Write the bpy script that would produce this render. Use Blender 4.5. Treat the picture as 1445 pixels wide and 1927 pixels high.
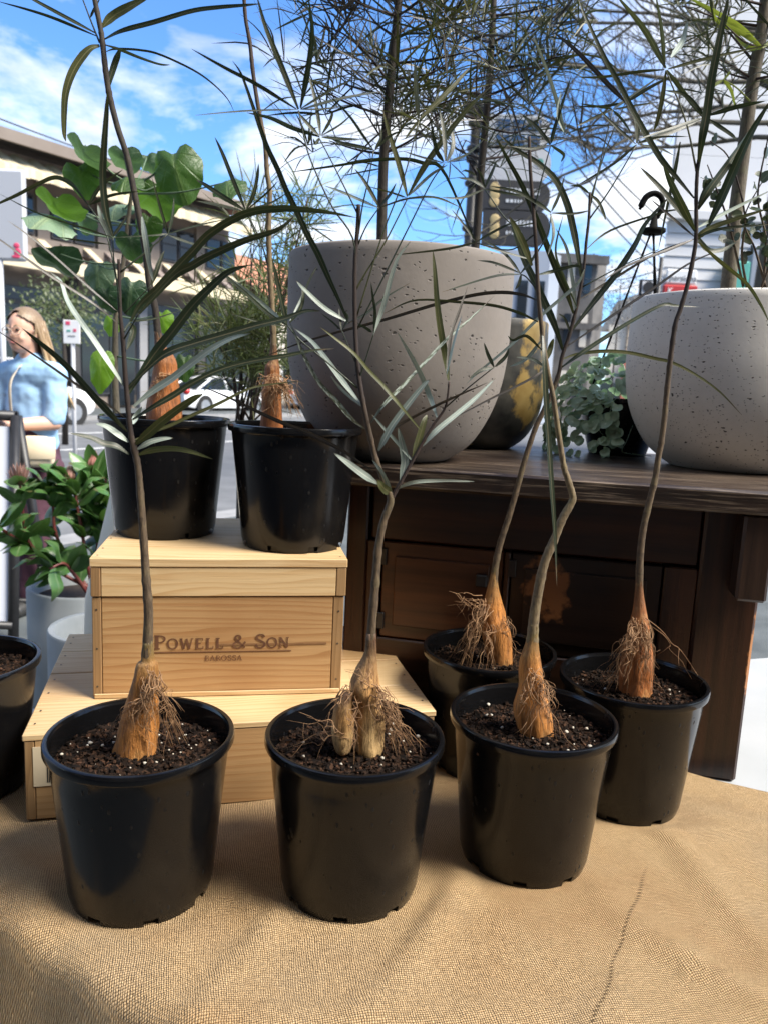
import bpy, bmesh, math, random
from mathutils import Vector, Matrix, noise
random.seed(7)
R = math.radians
for o in list(bpy.data.objects): bpy.data.objects.remove(o)
scene = bpy.context.scene
COL = scene.collection
# ------------------------------------------------------------------ camera
IW, IH, FPX = 1445.0, 1927.0, 1462.6
PITCH, ROLL, CZ = 0.1638, 0.0459, 1.35
CAM = Vector((0, 0, CZ))
FWD = Vector((0, math.cos(PITCH), -math.sin(PITCH)))
r0 = Vector((1, 0, 0)); u0 = r0.cross(FWD)
RT = r0 * math.cos(ROLL) + u0 * math.sin(ROLL)
UP = -r0 * math.sin(ROLL) + u0 * math.cos(ROLL)
cd = bpy.data.cameras.new('camera'); cam = bpy.data.objects.new('camera', cd); COL.objects.link(cam)
cam.matrix_world = Matrix(((RT.x, UP.x, -FWD.x, 0), (RT.y, UP.y, -FWD.y, 0), (RT.z, UP.z, -FWD.z, CZ), (0, 0, 0, 1)))
cd.sensor_fit = 'VERTICAL'; cd.sensor_height = 24.0; cd.lens = 24.0 * FPX / IH
cd.clip_start = 0.02; cd.clip_end = 3000
cd.dof.use_dof = True; cd.dof.focus_distance = 0.98; cd.dof.aperture_fstop = cd.lens / 3.0
scene.camera = cam
# ------------------------------------------------------------------ sky, sun, exposure
SUN = Vector((0.62, -0.24, 0.75)).normalized()
w = bpy.data.worlds.new('World'); scene.world = w; w.use_nodes = True
nt = w.node_tree; nt.nodes.clear()
def nn(nt, t, **k):
    n = nt.nodes.new(t)
    for a, b in k.items(): setattr(n, a, b)
    return n
wo = nn(nt, 'ShaderNodeOutputWorld'); bg = nn(nt, 'ShaderNodeBackground'); bg.inputs[1].default_value = 0.10
sky = nn(nt, 'ShaderNodeTexSky', sky_type='NISHITA', sun_disc=False)
sky.sun_elevation = math.asin(SUN.z); sky.sun_rotation = math.atan2(SUN.x, SUN.y)
sky.air_density = 1.0; sky.dust_density = 0.3; sky.ozone_density = 3.5
tc = nn(nt, 'ShaderNodeTexCoord'); sx = nn(nt, 'ShaderNodeSeparateXYZ'); nt.links.new(tc.outputs['Generated'], sx.inputs[0])
za = nn(nt, 'ShaderNodeMath', operation='ADD'); za.inputs[1].default_value = 0.16; nt.links.new(sx.outputs[2], za.inputs[0])
zm = nn(nt, 'ShaderNodeMath', operation='MAXIMUM'); zm.inputs[1].default_value = 0.06; nt.links.new(za.outputs[0], zm.inputs[0])
cx = nn(nt, 'ShaderNodeCombineXYZ')
for i in (0, 1):
    d = nn(nt, 'ShaderNodeMath', operation='DIVIDE'); nt.links.new(sx.outputs[i], d.inputs[0]); nt.links.new(zm.outputs[0], d.inputs[1]); nt.links.new(d.outputs[0], cx.inputs[i])
mp = nn(nt, 'ShaderNodeMapping'); mp.inputs['Location'].default_value = (0.30, 0.15, 0.0); nt.links.new(cx.outputs[0], mp.inputs[0])
n1 = nn(nt, 'ShaderNodeTexNoise'); n1.inputs['Scale'].default_value = 1.25; n1.inputs['Detail'].default_value = 9; n1.inputs['Roughness'].default_value = 0.58; n1.inputs['Distortion'].default_value = 0.25
nt.links.new(mp.outputs[0], n1.inputs[0])
cr_ = nn(nt, 'ShaderNodeValToRGB'); cr_.color_ramp.elements[0].position = 0.475; cr_.color_ramp.elements[1].position = 0.59
nt.links.new(n1.outputs[0], cr_.inputs[0])
n2 = nn(nt, 'ShaderNodeTexNoise'); n2.inputs['Scale'].default_value = 3.0; n2.inputs['Detail'].default_value = 6; nt.links.new(mp.outputs[0], n2.inputs[0])
cc = nn(nt, 'ShaderNodeValToRGB'); cc.color_ramp.elements[0].position = 0.35; cc.color_ramp.elements[0].color = (3.9, 4.2, 4.7, 1); cc.color_ramp.elements[1].position = 0.6; cc.color_ramp.elements[1].color = (6.0, 6.1, 6.2, 1)
nt.links.new(n2.outputs[0], cc.inputs[0])
mx = nn(nt, 'ShaderNodeMixRGB'); nt.links.new(cr_.outputs[0], mx.inputs[0]); tn = nn(nt, 'ShaderNodeMixRGB', blend_type='MULTIPLY'); tn.inputs[0].default_value = 1; tn.inputs[2].default_value = (0.60, 0.88, 1.18, 1); nt.links.new(sky.outputs[0], tn.inputs[1]); nt.links.new(tn.outputs[0], mx.inputs[1]); nt.links.new(cc.outputs[0], mx.inputs[2])
nt.links.new(mx.outputs[0], bg.inputs[0]); nt.links.new(bg.outputs[0], wo.inputs[0])
sd = bpy.data.lights.new('sun', 'SUN'); sd.energy = 4.0; sd.angle = R(28); sd.color = (1, 0.93, 0.82)
so = bpy.data.objects.new('sun', sd); COL.objects.link(so); so.rotation_euler = (-SUN).to_track_quat('-Z', 'Y').to_euler()
vs = scene.view_settings; vs.view_transform = 'Standard'; vs.look = 'None'; vs.exposure = 1.32; vs.gamma = 1.0; vs.use_curve_mapping = False
scene.render.engine = 'CYCLES'
# ------------------------------------------------------------------ pixel rays -> real points at real depths
def ray(x, y): return FWD + RT * ((x - IW / 2) / FPX) - UP * ((y - IH / 2) / FPX)
def at(x, y, Y):
    d = ray(x, y); return CAM + d * (Y / d.y)
def onz(x, y, z):
    d = ray(x, y); return CAM + d * ((z - CZ) / d.z)
def onplane(x, y, O, N):
    d = ray(x, y); return CAM + d * ((O - CAM).dot(N) / d.dot(N))
def cr(pts, m):
    n = len(pts); out = []
    if n == 2:
        return [pts[0] + (pts[1] - pts[0]) * (i / (m - 1)) for i in range(m)]
    for i in range(m):
        t = i / (m - 1) * (n - 1); k = min(int(t), n - 2); f = t - k
        p1, p2 = pts[k], pts[k + 1]
        p0 = pts[k - 1] if k > 0 else p1 * 2 - p2
        p3 = pts[k + 2] if k + 2 < n else p2 * 2 - p1
        out.append(0.5 * ((2 * p1) + (p2 - p0) * f + (2 * p0 - 5 * p1 + 4 * p2 - p3) * f * f + (3 * p1 - p0 - 3 * p2 + p3) * f ** 3))
    return out
def lerp(a, b, t): return a + (b - a) * t
# ------------------------------------------------------------------ mesh builder
class MB:
    def __init__(s): s.v = []; s.f = []; s.uv = {}
    def vert(s, p, uv=None):
        s.v.append(Vector(p))
        if uv: s.uv[len(s.v) - 1] = uv
        return len(s.v) - 1
    def quadstrip(s, a, b, closed=False):
        n = len(a)
        for i in range(n if closed else n - 1):
            j = (i + 1) % n; s.f.append((a[i], a[j], b[j], b[i]))
    def fbox(s, fr, lo, hi, bev=0.0):
        O, X, Y, Z = fr
        def P(a, b, c): return O + X * a + Y * b + Z * c
        if bev <= 0:
            i = [s.vert(P(a, b, c)) for c in (lo[2], hi[2]) for b in (lo[1], hi[1]) for a in (lo[0], hi[0])]
            for q in ((0, 2, 3, 1), (4, 5, 7, 6), (0, 1, 5, 4), (2, 6, 7, 3), (0, 4, 6, 2), (1, 3, 7, 5)): s.f.append(tuple(i[k] for k in q))
            return
        idx = {}
        for sxn in (0, 1):
            for syn in (0, 1):
                for szn in (0, 1):
                    c = [(hi if g else lo)[k] for k, g in enumerate((sxn, syn, szn))]
                    for ax in range(3):
                        q = list(c)
                        for k, g in enumerate((sxn, syn, szn)):
                            if k != ax: q[k] += -bev if g else bev
                        idx[(sxn, syn, szn, ax)] = s.vert(P(*q))
        for ax in range(3):
            for sd_ in (0, 1):
                o = [k for k in range(3) if k != ax]; L = []
                for a, b in ((0, 0), (1, 0), (1, 1), (0, 1)):
                    k = [0, 0, 0]; k[ax] = sd_; k[o[0]] = a; k[o[1]] = b; L.append(idx[(*k, ax)])
                # the vertex named by axis ax lies on the plane of axis ax
                s.f.append(tuple(L))
        for ax in range(3):
            o = [k for k in range(3) if k != ax]
            for a in (0, 1):
                for b in (0, 1):
                    k0 = [0, 0, 0]; k0[o[0]] = a; k0[o[1]] = b; k1 = list(k0); k1[ax] = 1
                    s.f.append((idx[(*k0, o[0])], idx[(*k0, o[1])], idx[(*k1, o[1])], idx[(*k1, o[0])]))
        for k in [(a, b, c) for a in (0, 1) for b in (0, 1) for c in (0, 1)]: s.f.append(tuple(idx[(*k, ax)] for ax in range(3)))
    def box(s, lo, hi, bev=0.0): s.fbox((Vector((0, 0, 0)), Vector((1, 0, 0)), Vector((0, 1, 0)), Vector((0, 0, 1))), lo, hi, bev)
    def tube(s, pts, rad, n=8, cap=True):
        pts = [Vector(p) for p in pts]; m = len(pts)
        if not isinstance(rad, (list, tuple)): rad = [rad] * m
        T = [(pts[min(i + 1, m - 1)] - pts[max(i - 1, 0)]).normalized() for i in range(m)]
        U = T[0].orthogonal().normalized(); prev = None
        for i in range(m):
            U = (U - T[i] * U.dot(T[i])); U = U.normalized() if U.length > 1e-9 else T[i].orthogonal().normalized()
            V = T[i].cross(U)
            ring = [s.vert(pts[i] + (U * math.cos(6.28319 * k / n) + V * math.sin(6.28319 * k / n)) * rad[i], (k / n, i / m)) for k in range(n)]
            if prev: s.quadstrip(prev, ring, True)
            elif cap: s.f.append(tuple(reversed(ring)))
            prev = ring
        if cap: s.f.append(tuple(prev))
    def lathe(s, prof, n=48, c=(0, 0, 0), sx=1, sy=1, capb=True, capt=True):
        c = Vector(c); prev = None
        for r, z in prof:
            ring = [s.vert(c + Vector((r * sx * math.cos(6.283185 * k / n), r * sy * math.sin(6.283185 * k / n), z))) for k in range(n)]
            if prev: s.quadstrip(prev, ring, True)
            elif capb: s.f.append(tuple(reversed(ring)))
            prev = ring
        if capt: s.f.append(tuple(prev))
    def ball(s, c, r, n=10, m=7, jit=0.0, rng=random):
        c = Vector(c); r = Vector(r) if hasattr(r, '__len__') else Vector((r, r, r))
        top = s.vert(c + Vector((0, 0, r.z))); prev = None
        for i in range(1, m):
            a = math.pi * i / m
            ring = []
            for k in range(n):
                b = 6.283185 * k / n; j = 1 + rng.uniform(-jit, jit)
                ring.append(s.vert(c + Vector((r.x * math.sin(a) * math.cos(b) * j, r.y * math.sin(a) * math.sin(b) * j, r.z * math.cos(a)))))
            if prev: s.quadstrip(ring, prev, True)
            else:
                for k in range(n): s.f.append((top, ring[k], ring[(k + 1) % n]))
            prev = ring
        bot = s.vert(c - Vector((0, 0, r.z)))
        for k in range(n): s.f.append((bot, prev[(k + 1) % n], prev[k]))
    def prism(s, poly, h):   # poly: list of 3D points, h: extrusion vector
        h = Vector(h); a = [s.vert(p) for p in poly]; b = [s.vert(Vector(p) + h) for p in poly]
        s.f.append(tuple(reversed(a))); s.f.append(tuple(b)); s.quadstrip(a, b, True)
    def blade(s, pts, wid, tw=0.0, fold=0.18, m=12, prof=None, view=None, wav=0.0):
        P = cr(pts, m); prev = None; ph = random.uniform(0, 6)
        for i, p in enumerate(P):
            t = i / (m - 1)
            T = (P[min(i + 1, m - 1)] - P[max(i - 1, 0)]).normalized()
            vd = ((p - CAM).normalized() if view is None else view)
            S = T.cross(vd); S = S.normalized() if S.length > 1e-6 else T.orthogonal().normalized()
            Nn = S.cross(T).normalized(); S2 = S * math.cos(tw) + Nn * math.sin(tw); N2 = S2.cross(T)
            pr = (prof(t) if prof else max(0.0, min(1.0, 0.30 + 3.2 * t)) * (1 - t ** 3.2) ** 0.75) * wid / 2 / max(0.45, math.cos(tw))
            pr = max(pr, 0.00012)
            wob = N2 * (wav * math.sin(ph + 14 * t) * wid)
            row = [s.vert(p + S2 * pr - N2 * pr * fold + wob, (0, t)), s.vert(p, (0.5, t)), s.vert(p - S2 * pr - N2 * pr * fold - wob, (1, t))]
            if prev: s.quadstrip(prev, row)
            prev = row
    def build(s, name, mat, parent=None, smooth=True, base=None, mesh_only=False, recalc=True):
        me = bpy.data.meshes.new(name); off = Vector((0, 0, 0))
        if parent is not None: off = wloc(parent)
        elif base is not None: off = Vector(base)
        me.from_pydata([tuple(p - off) for p in s.v], [], s.f)
        if s.uv:
            l = me.uv_layers.new(name='UVMap')
            vi = [0] * len(me.loops); me.loops.foreach_get('vertex_index', vi)
            l.data.foreach_set('uv', [c for i in vi for c in s.uv.get(i, (0, 0))])
        me.materials.append(mat); me.validate(); me.update()
        if recalc:
            bm = bmesh.new(); bm.from_mesh(me); bmesh.ops.recalc_face_normals(bm, faces=bm.faces); bm.to_mesh(me); bm.free()
        if smooth: me.shade_smooth()
        if mesh_only: return me
        return inst(name, me, parent, base)
def wm(o):
    m = o.matrix_basis.copy()
    if o.parent: m = wm(o.parent) @ o.matrix_parent_inverse @ m
    return m
def wloc(o): return wm(o).translation.copy()
def setparent(o, p): o.parent = p; o.matrix_parent_inverse = wm(p).inverted()
def inst(name, me, parent=None, base=None):
    o = bpy.data.objects.new(name, me); COL.objects.link(o)
    if parent is not None: o.location = wloc(parent); setparent(o, parent)
    elif base is not None: o.location = base
    return o
def copy_tree(o, parent=None, delta=None):
    c = o.copy(); COL.objects.link(c)
    if parent is not None: c.parent = parent
    elif delta is not None: c.location = o.location + delta
    for ch in [q for q in bpy.data.objects if q.parent == o]: copy_tree(ch, c)
    return c
def tag(o, label=None, cat=None, group=None, kind=None):
    if label: o['label'] = label
    if cat: o['category'] = cat
    if group: o['group'] = group
    if kind: o['kind'] = kind
    return o
def thing(name, loc, label, cat, group=None):
    o = bpy.data.objects.new(name, None); COL.objects.link(o); o.location = loc; o.empty_display_size = 0.05
    return tag(o, label, cat, group)
def auto(o, ang=35):
    o.data.shade_smooth()
    try: o.data.set_sharp_from_angle(angle=R(ang))
    except Exception: pass
    return o
# ------------------------------------------------------------------ materials
class NT:
    def __init__(s, name):
        m = bpy.data.materials.new(name); m.use_nodes = True; s.m = m; s.t = m.node_tree; s.b = s.t.nodes['Principled BSDF']; s.o = s.t.nodes['Material Output']
    def n(s, t, ins=None, **k):
        n = s.t.nodes.new(t)
        for a, b in k.items(): setattr(n, a, b)
        for a, b in (ins or {}).items():
            if isinstance(b, bpy.types.NodeSocket): s.t.links.new(b, n.inputs[a])
            else: n.inputs[a].default_value = b
        return n
    def set(s, **k):
        for a, b in k.items():
            q = s.b.inputs[a.replace('_', ' ')]
            if isinstance(b, bpy.types.NodeSocket): s.t.links.new(b, q)
            else: q.default_value = b
        return s
    def math(s, op, a, b=0.0, c=None):
        ins = {0: a, 1: b}
        if c is not None: ins[2] = c
        return s.n('ShaderNodeMath', ins, operation=op).outputs[0]
    def coord(s, k='Object'): return s.n('ShaderNodeTexCoord').outputs[k]
    def map(s, v, sc=(1, 1, 1), loc=(0, 0, 0), rot=(0, 0, 0)): return s.n('ShaderNodeMapping', {0: v, 'Scale': sc, 'Location': loc, 'Rotation': rot}).outputs[0]
    def noise(s, v, sc, det=4, ro=0.55, dist=0.0): return s.n('ShaderNodeTexNoise', {0: v, 'Scale': sc, 'Detail': det, 'Roughness': ro, 'Distortion': dist}).outputs[0]
    def ramp(s, f, stops, interp='LINEAR'):
        n = s.n('ShaderNodeValToRGB', {0: f}); r = n.color_ramp; r.interpolation = interp
        while len(r.elements) < len(stops): r.elements.new(0.5)
        for e, (p, c) in zip(r.elements, stops): e.position = p; e.color = (*c, 1) if len(c) == 3 else c
        return n.outputs[0]
    def mix(s, f, a, b, mode='MIX'):
        n = s.n('ShaderNodeMixRGB', {0: f}, blend_type=mode)
        for i, c in ((1, a), (2, b)):
            if isinstance(c, bpy.types.NodeSocket): s.t.links.new(c, n.inputs[i])
            else: n.inputs[i].default_value = (*c, 1)
        return n.outputs[0]
    def bump(s, h, st=0.3, d=0.002, nrm=None):
        ins = {'Height': h, 'Strength': st, 'Distance': d}
        if nrm is not None: ins['Normal'] = nrm
        return s.n('ShaderNodeBump', ins).outputs[0]
    def rnd(s): return s.n('ShaderNodeObjectInfo').outputs['Random']
def G(v): return (v, v, v)
def plain(name, col, rough=0.6, col2=None, nsc=8.0, bump=0.0, bsc=40.0, bd=0.003, spec=None, metal=0.0, rv=0.0):
    t = NT(name); c = t.coord()
    if col2: t.set(Base_Color=t.ramp(t.noise(c, nsc, 5), [(0.3, col), (0.7, col2)]))
    else: t.set(Base_Color=(*col, 1))
    t.set(Roughness=rough, Metallic=metal)
    if rv: t.set(Roughness=t.math('ADD', t.math('MULTIPLY', t.noise(c, nsc * 2, 4), rv), rough - rv / 2))
    if spec is not None: t.set(Specular_IOR_Level=spec)
    if bump: t.set(Normal=t.bump(t.noise(c, bsc, 5), bump, bd))
    return t.m
def leafmat(name, c1, c2, rib, rough=0.45, trans=0.0, tcol=None, nsc=18.0, mott=None, vein=False):
    t = NT(name); c = t.coord(); uv = t.n('ShaderNodeUVMap').outputs[0]; sp = t.n('ShaderNodeSeparateXYZ', {0: uv})
    col = t.ramp(t.noise(c, nsc, 4), [(0.3, c1), (0.7, c2)])
    rv = t.rnd(); hs = t.n('ShaderNodeHueSaturation', {'Value': t.math('ADD', t.math('MULTIPLY', rv, 0.5), 0.75), 'Color': col}); col = hs.outputs[0]
    if mott:
        mk = t.ramp(t.noise(t.map(uv, (1.5, 16, 1)), 1.0, 2), [(0.47, G(0)), (0.53, G(1))]); col = t.mix(mk, col, mott)
    d = t.math('ABSOLUTE', t.math('SUBTRACT', sp.outputs[0], 0.5)); ribf = t.ramp(d, [(0.03, G(1)), (0.075, G(0))])
    col = t.mix(ribf, col, rib); vh = None
    if vein:      # veins fanning from the notch of a heart-shaped leaf, with a few side veins
        an = t.math('ARCTAN2', t.math('SUBTRACT', sp.outputs[0], 0.5), t.math('SUBTRACT', 0.80, sp.outputs[1])); fr_ = t.math('ABSOLUTE', t.math('SUBTRACT', t.math('FRACT', t.math('ADD', t.math('MULTIPLY', an, 1.6), 0.5)), 0.5))
        sv = t.math('ABSOLUTE', t.math('SUBTRACT', t.math('FRACT', t.math('MULTIPLY', t.math('ADD', sp.outputs[1], t.math('MULTIPLY', d, -0.9)), 7.0)), 0.5))
        vh = t.math('MAXIMUM', t.ramp(fr_, [(0.03, G(1)), (0.075, G(0))]), t.math('MULTIPLY', t.ramp(sv, [(0.03, G(1)), (0.09, G(0))]), 0.55)); col = t.mix(t.math('MULTIPLY', vh, 0.6), col, rib)
        blot = t.ramp(t.noise(t.map(uv, (1, 1, 1)), 6.0, 5), [(0.6, G(0)), (0.75, G(0.45))]); col = t.mix(blot, col, (c1[0] * 1.8, c1[1] * 1.1, c1[2] * .8))
    if not vein:
        tipm = t.ramp(t.math('ADD', sp.outputs[1], t.math('MULTIPLY', t.math('SUBTRACT', t.noise(c, 60.0, 3), .5), .3)), [(0.93, G(0)), (1.0, G(0.8))]); col = t.mix(tipm, col, (0.10, 0.062, 0.028))
        sm = t.ramp(t.noise(c, 75.0, 4, .65), [(0.62, G(0)), (0.70, G(0.4))]); col = t.mix(sm, col, (c1[0] * .5 + .03, c1[1] * .5 + .025, c1[2] * .5 + .012))
    t.set(Base_Color=col, Roughness=rough)
    t.set(Normal=t.bump(t.noise(t.map(uv, (2, 40, 1)), 3.0, 3) if vh is None else t.math('SUBTRACT', t.noise(uv, 14.0, 3), vh), 0.25 if vh is None else 0.5, 0.001 if vh is None else 0.003))
    if trans:
        tr = t.n('ShaderNodeBsdfTranslucent', {0: (*(tcol or c2), 1)}); mxs = t.n('ShaderNodeMixShader', {0: trans, 1: t.b.outputs[0], 2: tr.outputs[0]})
        t.t.links.new(mxs.outputs[0], t.o.inputs[0])
    return t.m
def pine(name, a, b, knot=(0.19, 0.085, 0.035), ax=0, sc=1.0):
    t = NT(name); c = t.coord(); r = t.rnd()
    off = t.n('ShaderNodeCombineXYZ', {0: t.math('MULTIPLY', r, 3.1), 1: t.math('MULTIPLY', r, 1.7), 2: t.math('MULTIPLY', r, 2.3)}).outputs[0]
    v = t.n('ShaderNodeVectorMath', {0: c, 1: off}, operation='ADD').outputs[0]
    st = [9.0, 9.0, 9.0]; st[ax] = 1.1
    sp3 = t.n('ShaderNodeSeparateXYZ', {0: v}); o_ = [k for k in range(3) if k != ax]
    warp = t.noise(t.map(v, tuple(q * 0.55 * sc for q in st)), 1.6, 3, 0.5, 0.6)
    per = t.math('ADD', t.math('MULTIPLY', t.math('ADD', sp3.outputs[o_[0]], sp3.outputs[o_[1]]), 95.0 * sc), t.math('MULTIPLY', warp, 13.0))
    bands = t.math('FRACT', per)
    bd = t.ramp(bands, [(0.0, G(0.12)), (0.45, G(0.2)), (0.86, G(0.95)), (0.95, G(1.0)), (1.0, G(0.12))])
    bd = t.math('MULTIPLY', bd, t.ramp(t.noise(t.map(v, tuple(q * .8 for q in st)), 1.0, 2), [(0.3, G(.35)), (0.65, G(1))]))
    st2 = [260.0] * 3; st2[ax] = 9.0
    fine = t.noise(t.map(v, tuple(st2)), 1.0, 4, 0.6)
    col = t.mix(t.math('MULTIPLY', bd, .8), a, b); col = t.mix(t.math('MULTIPLY', fine, 0.34), col, (b[0] * 0.55, b[1] * 0.5, b[2] * 0.4))
    big = t.noise(v, 5.0, 3); col = t.mix(t.ramp(big, [(0.45, G(0)), (0.75, G(0.55))]), col, (b[0] * 0.8, b[1] * 0.68, b[2] * 0.55))
    sp = t.ramp(t.noise(t.map(v, tuple([60 if k != ax else 14 for k in range(3)])), 1.0, 2), [(0.74, G(0)), (0.79, G(0.8))]); col = t.mix(sp, col, knot)
    t.set(Base_Color=col, Roughness=t.math('ADD', t.math('MULTIPLY', fine, 0.3), 0.42))
    t.set(Normal=t.bump(fine, 0.35, 0.0012))
    return t.m
def darkwood(name, a=(0.0055, 0.0028, 0.002), b=(0.070, 0.025, 0.011), wear=(0.30, 0.13, 0.05), ax=0, wearamt=0.0, rough=0.33, patch=None):
    t = NT(name); c = t.coord(); st = [40.0] * 3; st[ax] = 2.0
    g = t.noise(t.map(c, tuple(st)), 1.0, 5, 0.6); st2 = [400.0] * 3; st2[ax] = 12.0; fine = t.noise(t.map(c, tuple(st2)), 1.0, 3)
    col = t.ramp(g, [(0.3, a), (0.72, b)]); col = t.mix(t.math('MULTIPLY', fine, 0.4), col, a)
    if wearamt:
        st3 = [190.0] * 3; st3[ax] = 5.0
        wm = t.math('MULTIPLY', t.math('ADD', t.math('MULTIPLY', t.noise(c, 6.0, 3), .35), .35), t.noise(t.map(c, tuple(st3)), 1.0, 6, 0.75))
        col = t.mix(t.ramp(wm, [(0.34 - wearamt, G(0)), (0.40 - wearamt * 0.8, G(0.75))]), col, wear)
    if patch:
        d = t.n('ShaderNodeVectorMath', {0: t.map(c, patch[1], tuple(-p * q for p, q in zip(patch[0], patch[1])))}, operation='LENGTH').outputs['Value']
        pm = t.math('ADD', d, t.math('MULTIPLY', t.math('SUBTRACT', t.noise(c, 45.0, 4), 0.5), 1.6))
        col = t.mix(t.ramp(pm, [(0.55, G(0.9)), (0.8, G(0))]), col, wear)
    t.set(Base_Color=col, Roughness=t.math('ADD', t.math('MULTIPLY', g, 0.3), rough - 0.1), Normal=t.bump(fine, 0.25, 0.001))
    return t.m
def concrete(name, c1, c2, pit=0.6, dens=0.5, psc=70.0, stain=None):
    t = NT(name); c = t.coord()
    col = t.ramp(t.noise(c, 6.0, 6), [(0.3, c1), (0.7, c2)]); col = t.mix(t.math('MULTIPLY', t.noise(c, 90.0, 4), 0.35), col, tuple(q * 0.72 for q in c1))
    if stain: col = t.mix(t.ramp(t.noise(t.map(c, (1, 1, 0.5)), 3.0, 3), [(0.5, G(0)), (0.7, G(0.6))]), col, stain)
    pits = None
    cj = t.n('ShaderNodeTexNoise', {0: c, 'Scale': 55.0, 'Detail': 3}).outputs['Color']; cw = t.n('ShaderNodeVectorMath', {0: c, 1: t.n('ShaderNodeVectorMath', {0: cj, 'Scale': 0.012}, operation='SCALE').outputs[0]}, operation='ADD').outputs[0]
    for scl, th in ((psc, 0.26), (psc * 0.42, 0.17), (psc * 2.0, 0.30)):
        vv = t.n('ShaderNodeTexVoronoi', {0: t.map(cw, (1, 1, 1.6)), 'Scale': scl}); sc_ = t.n('ShaderNodeSeparateXYZ', {0: vv.outputs['Color']})
        gate = t.math('GREATER_THAN', t.math('ADD', sc_.outputs[0], t.math('MULTIPLY', t.math('SUBTRACT', t.noise(c, 6.0, 3), 0.5), 2.2)), 1 - dens * (0.5 if scl < psc else 1))
        p = t.math('MULTIPLY', gate, t.ramp(t.math('ADD', vv.outputs['Distance'], t.math('MULTIPLY', sc_.outputs[1], 0.2)), [(th * 0.6, G(1)), (th, G(0))]))
        pits = p if pits is None else t.math('MAXIMUM', pits, p)
    t.set(Base_Color=t.mix(t.math('MULTIPLY', pits, pit), col, (0.03, 0.026, 0.022)), Roughness=0.85)
    h = t.math('SUBTRACT', t.math('MULTIPLY', t.noise(c, 160.0, 4), 0.15), pits); t.set(Normal=t.bump(h, 0.7, 0.0025))
    return t.m
def burlapmat():
    t = NT('burlap'); uv = t.n('ShaderNodeUVMap').outputs[0]
    jit = t.n('ShaderNodeTexNoise', {0: uv, 'Scale': 9.0, 'Detail': 2}).outputs['Color']
    v = t.n('ShaderNodeVectorMath', {0: uv, 1: t.n('ShaderNodeVectorMath', {0: jit, 'Scale': 0.014}, operation='SCALE').outputs[0]}, operation='ADD').outputs[0]
    j2 = t.n('ShaderNodeTexNoise', {0: uv, 'Scale': 150.0, 'Detail': 2}).outputs['Color']; v = t.n('ShaderNodeVectorMath', {0: v, 1: t.n('ShaderNodeVectorMath', {0: j2, 'Scale': 0.0022}, operation='SCALE').outputs[0]}, operation='ADD').outputs[0]
    s = t.n('ShaderNodeSeparateXYZ', {0: v}); p = 0.0022
    X = t.math('SINE', t.math('MULTIPLY', s.outputs[0], math.pi / p)); Y = t.math('SINE', t.math('MULTIPLY', s.outputs[1], math.pi / p))
    ax = t.math('ABSOLUTE', X); ay = t.math('ABSOLUTE', Y)
    ck = t.ramp(t.math('ADD', t.math('MULTIPLY', t.math('MULTIPLY', X, Y), 0.5), 0.5), [(0.4, G(0)), (0.6, G(1))])
    h = t.n('ShaderNodeMix', {0: ck, 2: t.math('MULTIPLY', ax, t.math('POWER', ay, 0.4)), 3: t.math('MULTIPLY', ay, t.math('POWER', ax, 0.4))}).outputs[0]
    yarn = t.noise(t.map(uv, (900, 120, 1)), 1.0, 3); yarn2 = t.noise(t.map(uv, (120, 900, 1)), 1.0, 3)
    hh = t.math('MULTIPLY', h, t.math('ADD', t.math('MULTIPLY', t.math('MULTIPLY', yarn, yarn2), 3.0), 0.22))
    col = t.ramp(hh, [(0.07, (0.15, 0.085, 0.038)), (0.25, (0.48, 0.285, 0.125)), (0.56, (0.82, 0.585, 0.325))])
    st = t.noise(uv, 3.2, 4, 0.6); col = t.mix(t.ramp(st, [(0.46, G(0)), (0.68, G(0.55))]), col, (0.42, 0.22, 0.09))
    st2 = t.noise(t.map(uv, (1, 1, 1), (5, 3, 0)), 5.0, 4, 0.6); col = t.mix(t.ramp(st2, [(0.52, G(0)), (0.72, G(0.25))]), col, (0.40, 0.33, 0.24))
    # one pulled thread
    xl = t.math('ADD', s.outputs[0], t.math('ADD', t.math('MULTIPLY', s.outputs[1], -0.85), 0.1304)); ld = t.math('ABSOLUTE', t.math('ADD', xl, t.math('MULTIPLY', t.math('SUBTRACT', t.noise(uv, 9.0, 1), 0.5), 0.010)))
    lm = t.math('MULTIPLY', t.ramp(ld, [(0.0005, G(0.9)), (0.0011, G(0))]), t.math('ADD', t.math('MULTIPLY', Y, 0.5), 0.45))
    gate = t.ramp(s.outputs[1], [(0.74, G(1)), (0.78, G(0))]); lm = t.math('MULTIPLY', lm, gate)
    col = t.mix(lm, col, (0.03, 0.02, 0.012))
    t.set(Base_Color=col, Roughness=0.95, Specular_IOR_Level=0.1, Normal=t.bump(hh, 1.0, 0.0028)); return t.m
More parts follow.
